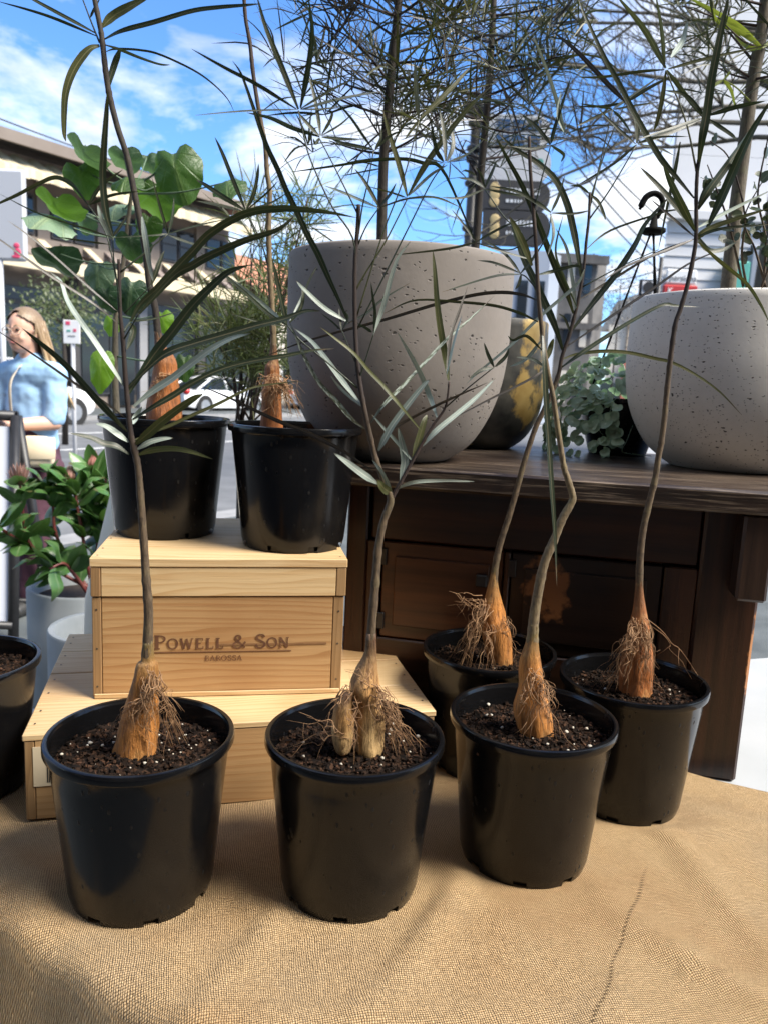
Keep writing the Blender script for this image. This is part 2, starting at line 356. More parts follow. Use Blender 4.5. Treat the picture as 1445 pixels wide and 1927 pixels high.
def plasticmat():
    t = NT('black_plastic'); c = t.coord(); n = t.noise(c, 30.0, 5); d = t.ramp(t.noise(c, 7.0, 5, 0.65), [(0.5, G(0)), (0.75, G(0.5))])
    vv = t.n('ShaderNodeTexVoronoi', {0: t.map(c, (1, 1, 0.55)), 'Scale': 150.0}); sc_ = t.n('ShaderNodeSeparateXYZ', {0: vv.outputs['Color']})
    gate = t.math('MULTIPLY', t.math('GREATER_THAN', sc_.outputs[0], 0.72), t.ramp(t.noise(c, 14.0, 3), [(0.5, G(0)), (0.56, G(1))]))
    drop = t.math('MULTIPLY', gate, t.ramp(vv.outputs['Distance'], [(0.15, G(1)), (0.3, G(0))]))
    t.set(Base_Color=t.mix(t.math('MULTIPLY', t.math('MULTIPLY', n, d), 0.5), (0.0045, 0.0045, 0.005), (0.07, 0.058, 0.042)), Roughness=t.math('ADD', t.math('ADD', t.math('MULTIPLY', d, 0.30), t.math('MULTIPLY', drop, 0.45)), 0.17), Specular_IOR_Level=0.38)
    t.set(Normal=t.bump(t.math('ADD', t.math('MULTIPLY', n, 0.08), drop), 0.25, 0.001)); return t.m
def tubermat(name, top, mid, low):
    t = NT(name); c = t.coord(); g = t.coord('Generated'); z = t.n('ShaderNodeSeparateXYZ', {0: g}).outputs[2]
    n = t.noise(t.map(c, (1, 1, 0.16)), 190.0, 6, 0.7); nb = t.noise(c, 30.0, 4)
    col = t.ramp(t.math('ADD', z, t.math('MULTIPLY', t.math('SUBTRACT', nb, 0.5), 0.5)), [(0.12, low), (0.55, mid), (0.95, top)])
    col = t.mix(t.ramp(n, [(0.38, G(0.7)), (0.54, G(0))]), col, (0.10, 0.038, 0.012)); col = t.mix(t.ramp(nb, [(0.58, G(0)), (0.75, G(0.7))]), col, (0.62, 0.38, 0.15))
    t.set(Base_Color=col, Roughness=0.55, Normal=t.bump(t.math('ADD', n, t.math('MULTIPLY', nb, 0.6)), 0.9, 0.004)); return t.m
def barkmat(name, a, b, c3, dark=None, lim=(.45, .62)):
    t = NT(name); c = t.coord(); n = t.noise(t.map(c, (1, 1, 0.22)), 420.0, 5, 0.65); nb = t.noise(c, 60.0, 3); ring = t.noise(t.map(c, (0.4, 0.4, 1)), 90.0, 3)
    col = t.ramp(n, [(0.32, a), (0.68, b)]); col = t.mix(t.ramp(nb, [(0.5, G(0)), (0.72, G(0.55))]), col, c3); col = t.mix(t.ramp(ring, [(0.62, G(0)), (0.68, G(0.6))]), col, a)
    if dark:
        z = t.n('ShaderNodeSeparateXYZ', {0: t.coord('Generated')}).outputs[2]; zz = t.math('ADD', z, t.math('MULTIPLY', t.math('SUBTRACT', nb, .5), .12)); col = t.mix(t.ramp(zz, [(lim[0], G(0)), (lim[1], G(0.93))]), col, dark)
    t.set(Base_Color=col, Roughness=0.8, Normal=t.bump(n, 0.6, 0.0012)); return t.m
def goldmat():
    t = NT('gold_patina'); c = t.coord(); n = t.noise(t.map(c, (1, 1, 0.8), (0.22, 0.3, 0.02)), 11.0, 6, 0.6); m = t.ramp(n, [(0.51, G(0)), (0.57, G(1))])
    col = t.mix(m, t.ramp(t.noise(c, 30.0, 5), [(0.3, (0.012, 0.013, 0.013)), (0.7, (0.075, 0.072, 0.06))]), t.ramp(t.noise(c, 26.0, 4), [(0.3, (0.27, 0.17, 0.045)), (0.7, (0.46, 0.33, 0.12))]))
    t.set(Base_Color=col, Roughness=0.5, Metallic=t.math('MULTIPLY', m, 0.35), Normal=t.bump(n, 0.3, 0.002)); return t.m
MT = {
 'burlap': burlapmat(), 'plastic': plasticmat(), 'gold': goldmat(),
 'soil': plain('soil', (0.012, 0.008, 0.006), 0.95, (0.045, 0.028, 0.019), 60, 0.9, 220, 0.004),
 'chip': None, 'perlite': plain('perlite', (0.34, 0.29, 0.22), 0.85, (0.60, 0.56, 0.48), 260),
 'tuber': tubermat('tuber_bark', (0.13, 0.10, 0.035), (0.56, 0.215, 0.040), (0.52, 0.22, 0.06)),
 'tuber_pale': tubermat('tuber_pale', (0.085, 0.048, 0.022), (0.60, 0.33, 0.12), (0.74, 0.50, 0.23)),
 'tuber_red': tubermat('tuber_red', (0.10, 0.055, 0.022), (0.40, 0.135, 0.030), (0.36, 0.12, 0.03)),
 'root': plain('root_fibre', (0.13, 0.06, 0.024), 0.75, (0.40, 0.235, 0.115), 70),
 'stem': barkmat('stem_bark', (0.040, 0.026, 0.015), (0.13, 0.088, 0.048), (0.15, 0.125, 0.058), (0.022, 0.013, 0.011)),
 'stem_pale': barkmat('stem_pale', (0.075, 0.052, 0.028), (0.21, 0.155, 0.085), (0.22, 0.18, 0.08), (0.035, 0.021, 0.016), (.5, .75)),
 'stem_dark': barkmat('stem_dark', (0.016, 0.011, 0.009), (0.055, 0.034, 0.026), (0.075, 0.035, 0.028)),
 'trunk': barkmat('trunk_bark', (0.014, 0.011, 0.009), (0.050, 0.038, 0.028), (0.060, 0.052, 0.030)),
 'trunk_grey': barkmat('trunk_grey', (0.06, 0.05, 0.036), (0.155, 0.13, 0.092), (0.13, 0.13, 0.07)),
 'leaf_d': leafmat('leaf_dark', (0.013, 0.022, 0.013), (0.032, 0.046, 0.022), (0.13, 0.115, 0.07), 0.42, 0.12, (0.06, 0.09, 0.02)),
 'leaf_o': leafmat('leaf_olive', (0.045, 0.052, 0.016), (0.085, 0.088, 0.028), (0.17, 0.155, 0.07), 0.45, 0.15, (0.12, 0.14, 0.03)),
 'leaf_p': leafmat('leaf_pale', (0.27, 0.33, 0.29), (0.43, 0.49, 0.43), (0.60, 0.64, 0.55), 0.4, 0.1, (0.2, 0.25, 0.15)),
 'leaf_m': leafmat('leaf_mottled', (0.07, 0.085, 0.05), (0.10, 0.12, 0.075), (0.30, 0.32, 0.26), 0.45, 0.1, None, 18, (0.34, 0.40, 0.34)),
 'leaf_y': leafmat('leaf_yellow', (0.16, 0.20, 0.03), (0.30, 0.34, 0.06), (0.35, 0.38, 0.10), 0.45, 0.3, (0.4, 0.5, 0.06)),
 'leaf_u': leafmat('leaf_purple', (0.034, 0.030, 0.024), (0.062, 0.052, 0.040), (0.13, 0.115, 0.095), 0.4, 0.05),
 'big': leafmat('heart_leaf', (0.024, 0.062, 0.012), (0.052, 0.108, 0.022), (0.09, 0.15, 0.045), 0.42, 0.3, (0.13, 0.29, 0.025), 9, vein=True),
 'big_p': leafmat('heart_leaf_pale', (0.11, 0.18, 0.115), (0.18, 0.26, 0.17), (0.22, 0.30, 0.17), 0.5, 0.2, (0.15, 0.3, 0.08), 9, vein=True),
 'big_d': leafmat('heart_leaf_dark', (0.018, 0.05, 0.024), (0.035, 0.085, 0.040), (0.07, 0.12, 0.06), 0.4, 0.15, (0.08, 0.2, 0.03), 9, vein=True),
 'big_y': leafmat('heart_leaf_lit', (0.12, 0.26, 0.02), (0.19, 0.36, 0.035), (0.22, 0.36, 0.07), 0.4, 0.5, (0.35, 0.62, 0.03), 9, vein=True),  # brighter leaf copy: glow of backlit leaves put into the colour
 'protea': leafmat('protea_leaf', (0.035, 0.095, 0.024), (0.085, 0.18, 0.050), (0.14, 0.22, 0.09), 0.30, 0.15, (0.15, 0.3, 0.05)),
 'silver': leafmat('silver_leaf', (0.30, 0.42, 0.29), (0.55, 0.67, 0.52), (0.6, 0.7, 0.58), 0.5, 0.3, (0.25, 0.4, 0.2), 40),
 'shrub': leafmat('shrub_leaf', (0.07, 0.10, 0.034), (0.13, 0.165, 0.06), (0.18, 0.20, 0.10), 0.45, 0.25, (0.2, 0.26, 0.06)),
 'vine': leafmat('vine_leaf', (0.020, 0.036, 0.014), (0.050, 0.072, 0.026), (0.09, 0.11, 0.05), 0.4, 0.15),
 'petal': leafmat('petal', (0.52, 0.20, 0.17), (0.68, 0.36, 0.29), (0.55, 0.22, 0.2), 0.6, 0.25, (0.7, 0.3, 0.25)),
 'petal_d': leafmat('petal_dry', (0.25, 0.11, 0.08), (0.48, 0.30, 0.25), (0.30, 0.14, 0.1), 0.6, 0.1),
 'redstem': plain('red_stem', (0.14, 0.022, 0.025), 0.45, (0.20, 0.06, 0.04), 40),
 'pine_l': pine('pine_light', (0.68, 0.50, 0.275), (0.50, 0.30, 0.125)), 'pine_m': pine('pine_mid', (0.50, 0.315, 0.145), (0.33, 0.165, 0.06)),
 'pine_lv': pine('pine_light_depth', (0.62, 0.42, 0.205), (0.47, 0.275, 0.11), ax=1), 'pine_e': pine('pine_end', (0.35, 0.215, 0.10), (0.22, 0.125, 0.05), ax=2, sc=1.5),
 'burn': plain('burnt_brand', (0.085, 0.032, 0.014), 0.8, (0.14, 0.06, 0.025), 60),
 'wood_top': darkwood('table_top_wood', (0.014, 0.009, 0.0065), (0.055, 0.034, 0.024), (0.26, 0.20, 0.145), wearamt=0.075, rough=0.30),  # worn streaks, their colour also paled to carry the sky sheen
 'wood': darkwood('dark_wood'), 'wood_v': darkwood('dark_wood_upright', ax=2, wearamt=0.0), 'wood_r': darkwood('door_wood', (0.03, 0.0115, 0.0055), (0.12, 0.043, 0.0165), rough=0.34),
 'wood_c': darkwood('corbel_wood', (0.016, 0.008, 0.005), (0.05, 0.024, 0.013), ax=2, rough=0.4),
 'iron': plain('black_iron', (0.011, 0.011, 0.012), 0.45, (0.02, 0.02, 0.022), 40),
 'conc_g': concrete('concrete_grey', (0.185, 0.164, 0.146), (0.25, 0.226, 0.206), 0.9, 0.34, 62), 'conc_w': concrete('concrete_white', (0.66, 0.635, 0.585), (0.76, 0.735, 0.69), 0.95, 0.62, 95, (0.54, 0.49, 0.43)),
 'conc_p': plain('planter_concrete', (0.21, 0.23, 0.235), 0.8, (0.30, 0.32, 0.33), 5, 0.2, 120, 0.001), 'cream_pot': plain('cream_glaze', (0.50, 0.46, 0.37), 0.4, (0.58, 0.54, 0.45), 6),
 'white_table': plain('white_laminate', (0.36, 0.375, 0.375), 0.45, (0.42, 0.43, 0.43), 5, 0.1, 300, 0.0005),
 'asphalt': plain('asphalt', (0.10, 0.105, 0.11), 0.85, (0.16, 0.165, 0.17), 2.0, 0.5, 90, 0.004), 'path': plain('footpath_asphalt', (0.055, 0.064, 0.066), 0.85, (0.10, 0.112, 0.115), 4.0, 0.5, 120, 0.004),
 'kerb': plain('bluestone', (0.20, 0.20, 0.20), 0.8, (0.28, 0.28, 0.28), 5), 'paint': plain('road_paint', (0.72, 0.72, 0.70), 0.7, (0.60, 0.60, 0.58), 9),
 'white': plain('white_paint', (0.74, 0.74, 0.73), 0.5), 'carw': plain('car_white', (0.78, 0.79, 0.80), 0.22), 'glass': plain('dark_glass', (0.012, 0.016, 0.02), 0.06), 'tyre': plain('tyre', (0.015, 0.015, 0.015), 0.8),
 'alloy': plain('alloy', (0.45, 0.45, 0.46), 0.35, metal=0.8), 'lampglass': plain('lamp_glass', (0.55, 0.57, 0.6), 0.15), 'red': plain('red_plastic', (0.45, 0.03, 0.03), 0.4), 'tail': plain('tail_lamp', (0.4, 0.02, 0.02), 0.2),
 'bld': plain('brown_render', (0.17, 0.135, 0.11), 0.85, (0.21, 0.175, 0.145), 0.8), 'cream': plain('cream_metal', (0.52, 0.44, 0.29), 0.6, (0.58, 0.50, 0.34), 1.5), 'dkgrey': plain('dark_metal', (0.045, 0.042, 0.042), 0.6), 'shop': plain('shop_dark', (0.02, 0.022, 0.026), 0.25, (0.04, 0.04, 0.045), 1.2),
 'stripe': plain('verandah_slat', (0.20, 0.16, 0.14), 0.7), 'grey_sign': plain('grey_sign', (0.44, 0.45, 0.47), 0.5), 'pink': plain('red_print', (0.62, 0.06, 0.13), 0.6), 'wall_w': plain('white_cladding', (0.56, 0.56, 0.57), 0.7, (0.62, 0.62, 0.62), 0.7), 'wall_g': plain('blue_grey_wall', (0.23, 0.26, 0.31), 0.8, (0.29, 0.32, 0.37), 0.5),
 'wall_d': plain('dark_stone', (0.07, 0.065, 0.06), 0.9, (0.15, 0.14, 0.13), 0.9), 'wall_t': plain('tan_wall', (0.42, 0.32, 0.22), 0.85, (0.50, 0.40, 0.29), 0.6), 'wall_c': plain('cream_wall', (0.55, 0.50, 0.42), 0.85), 'brick': plain('red_brick', (0.32, 0.10, 0.07), 0.85, (0.40, 0.15, 0.10), 1.5), 'tile': plain('roof_tile', (0.36, 0.14, 0.08), 0.8, (0.45, 0.20, 0.12), 2), 'grey_wall': plain('grey_wall', (0.20, 0.20, 0.205), 0.8, (0.27, 0.27, 0.275), 0.6),
 'gold_print': plain('gold_print', (0.60, 0.44, 0.20), 0.5), 'teal': plain('teal', (0.08, 0.34, 0.28), 0.5), 'blueglass': plain('blue_glass', (0.03, 0.09, 0.20), 0.08), 'wire': plain('cable', (0.03, 0.03, 0.032), 0.6), 'paper': plain('paper_label', (0.62, 0.52, 0.36), 0.7), 'ink': plain('ink', (0.02, 0.018, 0.016), 0.7), 'lilac': plain('board_print', (0.45, 0.42, 0.60), 0.6, (0.60, 0.60, 0.72), 8), 'boardw': plain('sign_board', (0.66, 0.69, 0.76), 0.35),
 'skin': plain('skin', (0.58, 0.33, 0.235), 0.5, (0.66, 0.40, 0.29), 12), 'lip': plain('lip', (0.42, 0.15, 0.13), 0.4), 'eye': plain('eye', (0.05, 0.04, 0.035), 0.2), 'hair': None, 'knit': None, 'maroon': plain('maroon_cloth', (0.050, 0.016, 0.028), 0.85, (0.075, 0.026, 0.042), 14), 'bag': plain('cream_canvas', (0.68, 0.56, 0.38), 0.8, (0.76, 0.65, 0.47), 9, 0.3, 500, 0.001), 'strap': plain('strap', (0.42, 0.36, 0.28), 0.8, (0.55, 0.48, 0.38), 60), 'frame_clear': plain('spectacle_frame', (0.50, 0.38, 0.30), 0.2), 'shoe': plain('shoe', (0.03, 0.03, 0.03), 0.5), 'bare': barkmat('bare_bark', (0.035, 0.028, 0.02), (0.10, 0.085, 0.06), (0.12, 0.12, 0.06)),
}
def chipmat():
    t = NT('bark_chip'); c = t.coord(); vv = t.n('ShaderNodeTexVoronoi', {0: c, 'Scale': 240.0}); r = t.n('ShaderNodeSeparateXYZ', {0: vv.outputs['Color']}).outputs[0]
    t.set(Base_Color=t.ramp(r, [(0.0, (0.005, 0.0036, 0.0028)), (0.6, (0.015, 0.009, 0.006)), (0.88, (0.040, 0.021, 0.012)), (1.0, (0.085, 0.042, 0.024))]), Roughness=0.95, Specular_IOR_Level=0.15); return t.m
MT['chip'] = chipmat()
def hairmat():
    t = NT('blond_hair'); c = t.coord(); n = t.noise(t.map(c, (1, 1, 0.06)), 160.0, 4); z = t.n('ShaderNodeSeparateXYZ', {0: t.coord('Generated')}).outputs[2]
    t.set(Base_Color=t.mix(t.ramp(z, [(0.35, G(1)), (0.95, G(0))]), t.ramp(n, [(0.3, (0.13, 0.085, 0.05)), (0.7, (0.27, 0.19, 0.12))]), t.ramp(n, [(0.3, (0.30, 0.19, 0.09)), (0.7, (0.60, 0.43, 0.24))])), Roughness=0.45, Normal=t.bump(n, 0.6, 0.004)); return t.m
MT['hair'] = hairmat(); MT['matte_black'] = plain('matte_black', (0.006, 0.006, 0.006), 0.8, spec=0.15)
MT['knit'] = plain('blue_knit', (0.27, 0.45, 0.66), 0.9, (0.34, 0.53, 0.73), 10, 0.5, 240, 0.002)
X0, Y0_, Z0 = Vector((1, 0, 0)), Vector((0, 1, 0)), Vector((0, 0, 1))
def frame(O, ang): return (Vector(O), Vector((math.cos(ang), math.sin(ang), 0)), Vector((-math.sin(ang), math.cos(ang), 0)), Z0)
def FP(fr, a, b, c): return fr[0] + fr[1] * a + fr[2] * b + fr[3] * c
def fbox(name, mat, fr, lo, hi, parent=None, bev=0.0, base=None):
    # a board: object with its own origin and rotation so the grain follows it
    c = [(lo[k] + hi[k]) / 2 for k in range(3)]; h = [(hi[k] - lo[k]) / 2 for k in range(3)]
    mb = MB(); mb.box([-q for q in h], h, min(bev, min(h) * 0.6) if bev else 0)
    me = mb.build(name, mat, mesh_only=True, smooth=False)
    o = bpy.data.objects.new(name, me); COL.objects.link(o)
    o.location = FP(fr, *c); o.rotation_euler = (0, 0, math.atan2(fr[1].y, fr[1].x))
    if parent is not None: setparent(o, parent)
    return o
# ================================================================== SETTING
SA = R(33); SDIR = Vector((math.sin(SA), math.cos(SA), 0)); SN = Vector((math.cos(SA), -math.sin(SA), 0))
def st(u, lat, z=0.0): return SDIR * u - SN * lat + Z0 * z      # along the street, metres to the far side
STF = (Vector((0, 0, 0)), SDIR, -SN, Z0)
def sheet(name, mat, u0, u1, l0, l1, z, kind='structure'):
    mb = MB(); nu = 24
    for i in range(nu):
        a, b = lerp(u0, u1, i / nu), lerp(u0, u1, (i + 1) / nu)
        k = [mb.vert(st(a, l0, z)), mb.vert(st(a, l1, z)), mb.vert(st(b, l1, z)), mb.vert(st(b, l0, z))]; mb.f.append(tuple(k))
    return tag(mb.build(name, mat, base=(0, 0, 0), smooth=False), kind=kind)
sheet('ground', MT['asphalt'], -400, 900, -500, 500, -0.14)
sheet('road', MT['asphalt'], -200, 500, 5.6, 20.0, -0.12)
def slab(name, mat, u0, u1, l0, l1, z0, z1):
    mb = MB(); mb.fbox(STF, (u0, l0, z0), (u1, l1, z1)); return tag(mb.build(name, mat, base=(0, 0, 0), smooth=False), kind='structure')
slab('footpath', MT['path'], -60, 200, -14, 5.3, -0.125, 0.0)
slab('kerb', MT['kerb'], -60, 200, 5.3, 5.6, -0.13, 0.004)
slab('kerb', MT['kerb'], -60, 200, 20.0, 20.3, -0.13, 0.004)
slab('footpath', MT['path'], -60, 200, 20.3, 26, -0.13, 0.0)
for i, (lat) in enumerate((8.6, 12.6, 15.8)):
    mb = MB()
    for u in range(-20, 90, 6):
        a = [mb.vert(st(u, lat, -0.115)), mb.vert(st(u, lat + .16, -0.115)), mb.vert(st(u + (3 if i != 1 else 5.6), lat + .16, -0.115)), mb.vert(st(u + (3 if i != 1 else 5.6), lat, -0.115))]; mb.f.append(tuple(a))
    tag(mb.build('lane_marking', MT['paint'], base=(0, 0, 0), smooth=False), kind='structure')
# ------------------------------------------------------------------ two-storey building across the street
def facu(px, py, lat=24.0):
    P = onplane(px, py, st(0, lat), SN); return P.dot(SDIR)
BF = (st(0, 24.0), SDIR, -SN, Z0)      # x along the street, y into the building, z up
t = thing('shop_building', st(16, 24, 0), 'two-storey brown building with cream ribbed awnings across the street', 'building')
def bpart(name, mat, lo, hi, par=t, fr=BF):
    mb = MB(); mb.fbox(fr, lo, hi); return mb.build(name, mat, par, smooth=False)
UB0, UB1 = 4.0, 24.6
bpart('wall', MT['bld'], (UB0, 0.3, 0), (UB1, 9, 8.0))
rf = bpart('roof', MT['dkgrey'], (UB0 - .3, -1.15, 8.02), (UB1 + .3, 9.2, 8.12)); bpart('fascia', MT['bld'], (UB0 - .3, -1.25, 7.86), (UB1 + .3, -1.152, 8.2), rf)
# upper awning: ribbed sheet sloping outward, then a short valance
mb = MB(); n = int((UB1 - UB0) / 0.15); rows = []
prof = [(-0.1, 7.84, 0), (-1.02, 7.30, 1), (-1.04, 7.02, 1)]
for i in range(n + 1):
    u = UB0 + (UB1 - UB0) * i / n; o = 0.11 if (i // 2) % 2 else 0.0
    rows.append([mb.vert(FP(BF, u, y - o * q, z - o * (1 - q * .5))) for y, z, q in prof])
for a, b in zip(rows, rows[1:]): mb.quadstrip(a, b)
mb.build('awning', MT['cream'], t, smooth=False)
for k in range(0, 9):
    u = UB0 + .5 + k * 2.3
    bpart('pier', MT['bld'], (u - .22, 0.16, 5.2), (u + .22, 0.31, 7.7))
    for j in range(2):
        a = u + .3 + j * .88
        w = bpart('window', MT['dkgrey'], (a, 0.20, 5.6), (a + .8, 0.29, 6.85))
        bpart('pane', MT['glass'], (a + .06, 0.17, 5.68), (a + .74, 0.197, 6.2), w); bpart('pane', MT['glass'], (a + .06, 0.17, 6.26), (a + .74, 0.197, 6.78), w)
bpart('spandrel', MT['bld'], (UB0, -0.05, 5.15), (UB1, 0.2, 5.5))
vr = bpart('verandah_roof', MT['stripe'], (UB0, -0.9, 4.72), (UB1, 0.05, 4.78))
for k in range(24):
    mb = MB(); u = UB0 + .4 + k * .86
    mb.prism([FP(BF, u, -0.95, 4.80), FP(BF, u + .3, -0.95, 4.80), FP(BF, u + .3, 0.0, 5.42), FP(BF, u, 0.0, 5.42)], (0, 0, .06)); mb.build('slat', MT['cream'] if k % 2 else MT['stripe'], vr, smooth=False)
bpart('verandah_fascia', MT['cream'], (UB0, -1.06, 4.36), (UB1, -0.905, 4.76), vr)
for k in range(7):
    u = UB0 + 1.2 + k * 2.95
    c = bpart('column', MT['grey_wall'] if k % 2 else MT['dkgrey'], (u - .18, 0.05, 0), (u + .18, 0.33, 4.4))
    w = bpart('shop_window', MT['shop'], (u + .25, 0.2, 0.5), (u + 2.7, 0.305, 3.9)); bpart('pane', MT['glass'], (u + .35, 0.16, 0.6), (u + 1.45, 0.197, 3.3), w); bpart('pane', MT['glass'], (u + 1.52, 0.16, 0.1), (u + 2.6, 0.197, 3.3), w); bpart('transom', MT['dkgrey'], (u + .25, 0.15, 3.36), (u + 2.7, 0.197, 3.5), w)
# lower shops further along
def block(name, label, u0, u1, h, mat, rmat, gable=0.0, win=True, lat=24.0, d=9.0):
    fr = (st(0, lat), SDIR, -SN, Z0); b = thing(name, st((u0 + u1) / 2, lat), label, 'building')
    bpart('wall', mat, (u0, 0, 0), (u1, d, h), b, fr)
    if gable:
        mb = MB(); mb.prism([FP(fr, u0 - .2, -.3, h), FP(fr, u1 + .2, -.3, h), FP(fr, u1 + .2, d / 2, h + gable), FP(fr, u0 - .2, d / 2, h + gable)], (0, 0, .15)); mb.prism([FP(fr, u0 - .2, d + .3, h), FP(fr, u0 - .2, d / 2, h + gable), FP(fr, u1 + .2, d / 2, h + gable), FP(fr, u1 + .2, d + .3, h)], (0, 0, .15)); mb.build('roof', rmat, b, smooth=False)
    else: bpart('parapet', rmat, (u0 - .1, -.15, h - .3), (u1 + .1, -.002, h + .15), b, fr)
    if win:
        k = u0 + .8
        while k + 1.3 < u1:
            for z in ([.9] if h < 5 else [.9, 4.4]):
                w = bpart('window', MT['white'], (k - .06, -.05, z - .06), (k + 1.06, -.003, z + 1.5), b, fr); bpart('pane', MT['glass'], (k, -.08, z), (k + 1, -.052, z + 1.44), b if False else w, fr)
            k += 2.2
    return b
block('tiled_house', 'low house with red tiled roof beyond the striped building', 27, 37, 4.6, MT['wall_c'], MT['tile'], 2.6)
block('flat_roofed_shop', 'grey flat-roofed shop behind the large grey planter', 39, 56, 8.3, MT['grey_wall'], MT['dkgrey'])
# far end of the street
def gbox(name, label, px0, px1, py_top, Y, mat, depth=8.0, parts=None, cat='building'):
    a, b = at(px0, 700, Y), at(px1, 700, Y); h = at((px0 + px1) / 2, py_top, Y).z
    t = thing(name, ((a.x + b.x) / 2, Y, 0), label, cat)
    mb = MB(); mb.prism([(a.x, Y, -.1), (b.x, Y, -.1), (b.x, Y, h), (a.x, Y, h)], SDIR * depth); mb.build('wall', mat, t, smooth=False)
    return t, a.x, b.x, h
t, x0, x1, h = gbox('grey_terrace', 'pale blue-grey building behind the bronze planter', 925, 1018, 470, 34, MT['wall_g'], 1.2)
for i in range(3):
    for z in (1.2, 4.2): mb = MB(); w_ = (x1 - x0) / 3; mb.box((x0 + w_ * i + .15, 33.93, z), (x0 + w_ * (i + 1) - .15, 33.99, z + 1.7)); mb.build('window', MT['glass'], t, smooth=False)
t, x0, x1, h = gbox('stone_terrace', 'dark ornate stone building at the far end of the street', 1012, 1105, 476, 40, MT['wall_d'], 1.5)
mb = MB(); mb.box((x0 - .3, 39.6, h - .5), (x1 + .5, 39.99, h - .1)); mb.box((x0 - .2, 39.7, h * .55), (x1 + .3, 39.99, h * .55 + .3)); mb.build('cornice', MT['wall_d'], t, smooth=False)
for i in range(3):
    for z in (.8, 3.6, 6.2):
        w_ = (x1 - x0) / 3; mb = MB(); mb.box((x0 + w_ * i + .25, 39.90, z), (x0 + w_ * (i + 1) - .25, 39.98, z + 1.6)); mb.build('window', MT['wall_c'] if (i + int(z)) % 2 else MT['glass'], t, smooth=False)
t, x0, x1, h = gbox('gabled_house', 'tan gabled house at the far end of the street', 1138, 1215, 612, 62, MT['wall_c'], 2)
mb = MB(); mb.prism([(x0 + 1.2, 61.5, h), (x1, 61.5, h), ((x0 + x1) / 2 + .9, 61.5, h + 2.6)], (0, 8, 0)); mb.build('gable', MT['wall_t'], t, smooth=False)
mb = MB(); mb.box((x0 + 1.4, 61.7, h - 2.6), (x1 + 1, 61.98, h)); mb.build('upper_wall', MT['wall_t'], t, smooth=False)
mb = MB(); mb.box((x0 + 1.2, 61.4, 0), (x1 + 1, 61.68, h - 2.7)); mb.build('shopfront', MT['brick'], t, smooth=False)
mb = MB(); mb.box((x0 - .5, 61.3, .6), (x0 + .9, 61.39, 2.2)); mb.build('window', MT['glass'], t, smooth=False)
# white clad building on the near side
WY = 13.0
a = at(1243, 560, WY); zc_ = at(1340, 405, WY).z; ztop = at(1360, -60, WY).z; xb = at(1277, 300, WY).x
t = thing('white_building', (a.x + 3, WY, 0), 'white clad building with horizontal boards on the right', 'building')
def wbox(x0, y0, z0, x1, z1, dp=7): return [(x0, y0, z0), (x1, y0, z0), (x1, y0, z1), (x0, y0, z1)], SDIR * dp
mb = MB(); mb.prism(*wbox(a.x, WY, 0, a.x + 9, zc_ - .1)); mb.build('wall', MT['wall_w'], t, smooth=False)
mb = MB(); mb.prism(*wbox(xb, WY + .3, zc_, a.x + 9, ztop)); mb.build('upper_wall', MT['wall_w'], t, smooth=False)
mb = MB(); mb.prism(*wbox(a.x - .12, WY - .16, zc_ - .1, a.x + 9, zc_ + .02)); mb.build('cornice', MT['wall_w'], t, smooth=False)
k = 0; z = zc_ - .12
while z > .4:
    mb = MB(); mb.prism([(a.x - .03, WY - .03, z - .172), (a.x + 8.9, WY - .03, z - .172), (a.x + 8.9, WY - .008, z), (a.x - .03, WY - .008, z)], (0, .006, 0)); mb.build('board', MT['wall_w'], t, smooth=False); z -= .178; k += 1
for i in range(4):
    mb = MB(); zz = lerp(zc_ + .1, ztop, i / 4); mb.box((xb + .02, WY + .27, zz), (xb + 2.2, WY + .298, zz + (ztop - zc_) / 4 - .03)); mb.build('panel', MT['wall_w'], t, smooth=False)
def textmesh(body, size, mat, par, O, X, Z, name='lettering', ext=0.004, align='LEFT', bold=0.0):
    cu = bpy.data.curves.new(name, 'FONT'); cu.body = body; cu.size = size; cu.extrude = ext; cu.align_x = align; cu.offset = bold
    o = bpy.data.objects.new(name, cu); me = None; COL.objects.link(o)
    dg = bpy.context.evaluated_depsgraph_get(); me = bpy.data.meshes.new_from_object(o.evaluated_get(dg)); bpy.data.objects.remove(o)
    me.materials.clear(); me.materials.append(mat); me.name = name
    q = bpy.data.objects.new(name, me); COL.objects.link(q); Yn = Z.cross(X)
    q.matrix_basis = Matrix(((X.x, Z.x, -Yn.x, O.x), (X.y, Z.y, -Yn.y, O.y), (X.z, Z.z, -Yn.z, O.z), (0, 0, 0, 1)))
    if par is not None: setparent(q, par)
    return q
p0, p1 = at(1252, 533, WY - .1), at(1313, 508, WY - .1)
s_ = thing('wall_sign', p0, 'white rounded sign with grey lettering on the white building', 'sign')
mb = MB(); mb.box((p0.x, WY - .09, p0.z), (p1.x, WY - .045, p1.z), .02); mb.build('panel', MT['white'], s_, smooth=False)
textmesh('persiena', .13, MT['grey_wall'], s_, Vector((p0.x + .05, WY - .094, p0.z + .05)), X0, Z0)
p0, p1 = at(1246, 556, WY - .1), at(1312, 538, WY - .1)
s_ = thing('red_sign', p0, 'small red sign above the white planter rim', 'sign')
mb = MB(); mb.box((p0.x, WY - .12, p0.z), (p1.x, WY - .05, p1.z), .02); mb.build('panel', MT['red'], s_, smooth=False)
textmesh('K', .14, MT['white'], s_, Vector((p0.x + .06, WY - .125, p0.z + .03)), X0, Z0)
p0, p1 = at(1400, 548, WY - .3), at(1372, 490, WY - .3)
s_ = thing('utility_box', p0, 'teal panel on the white building behind the tree trunk', 'panel')
mb = MB(); mb.box((p1.x, WY - .3, p0.z - 1), (p0.x + .05, WY - .06, p1.z), .02); mb.build('case', MT['teal'], s_, smooth=False)
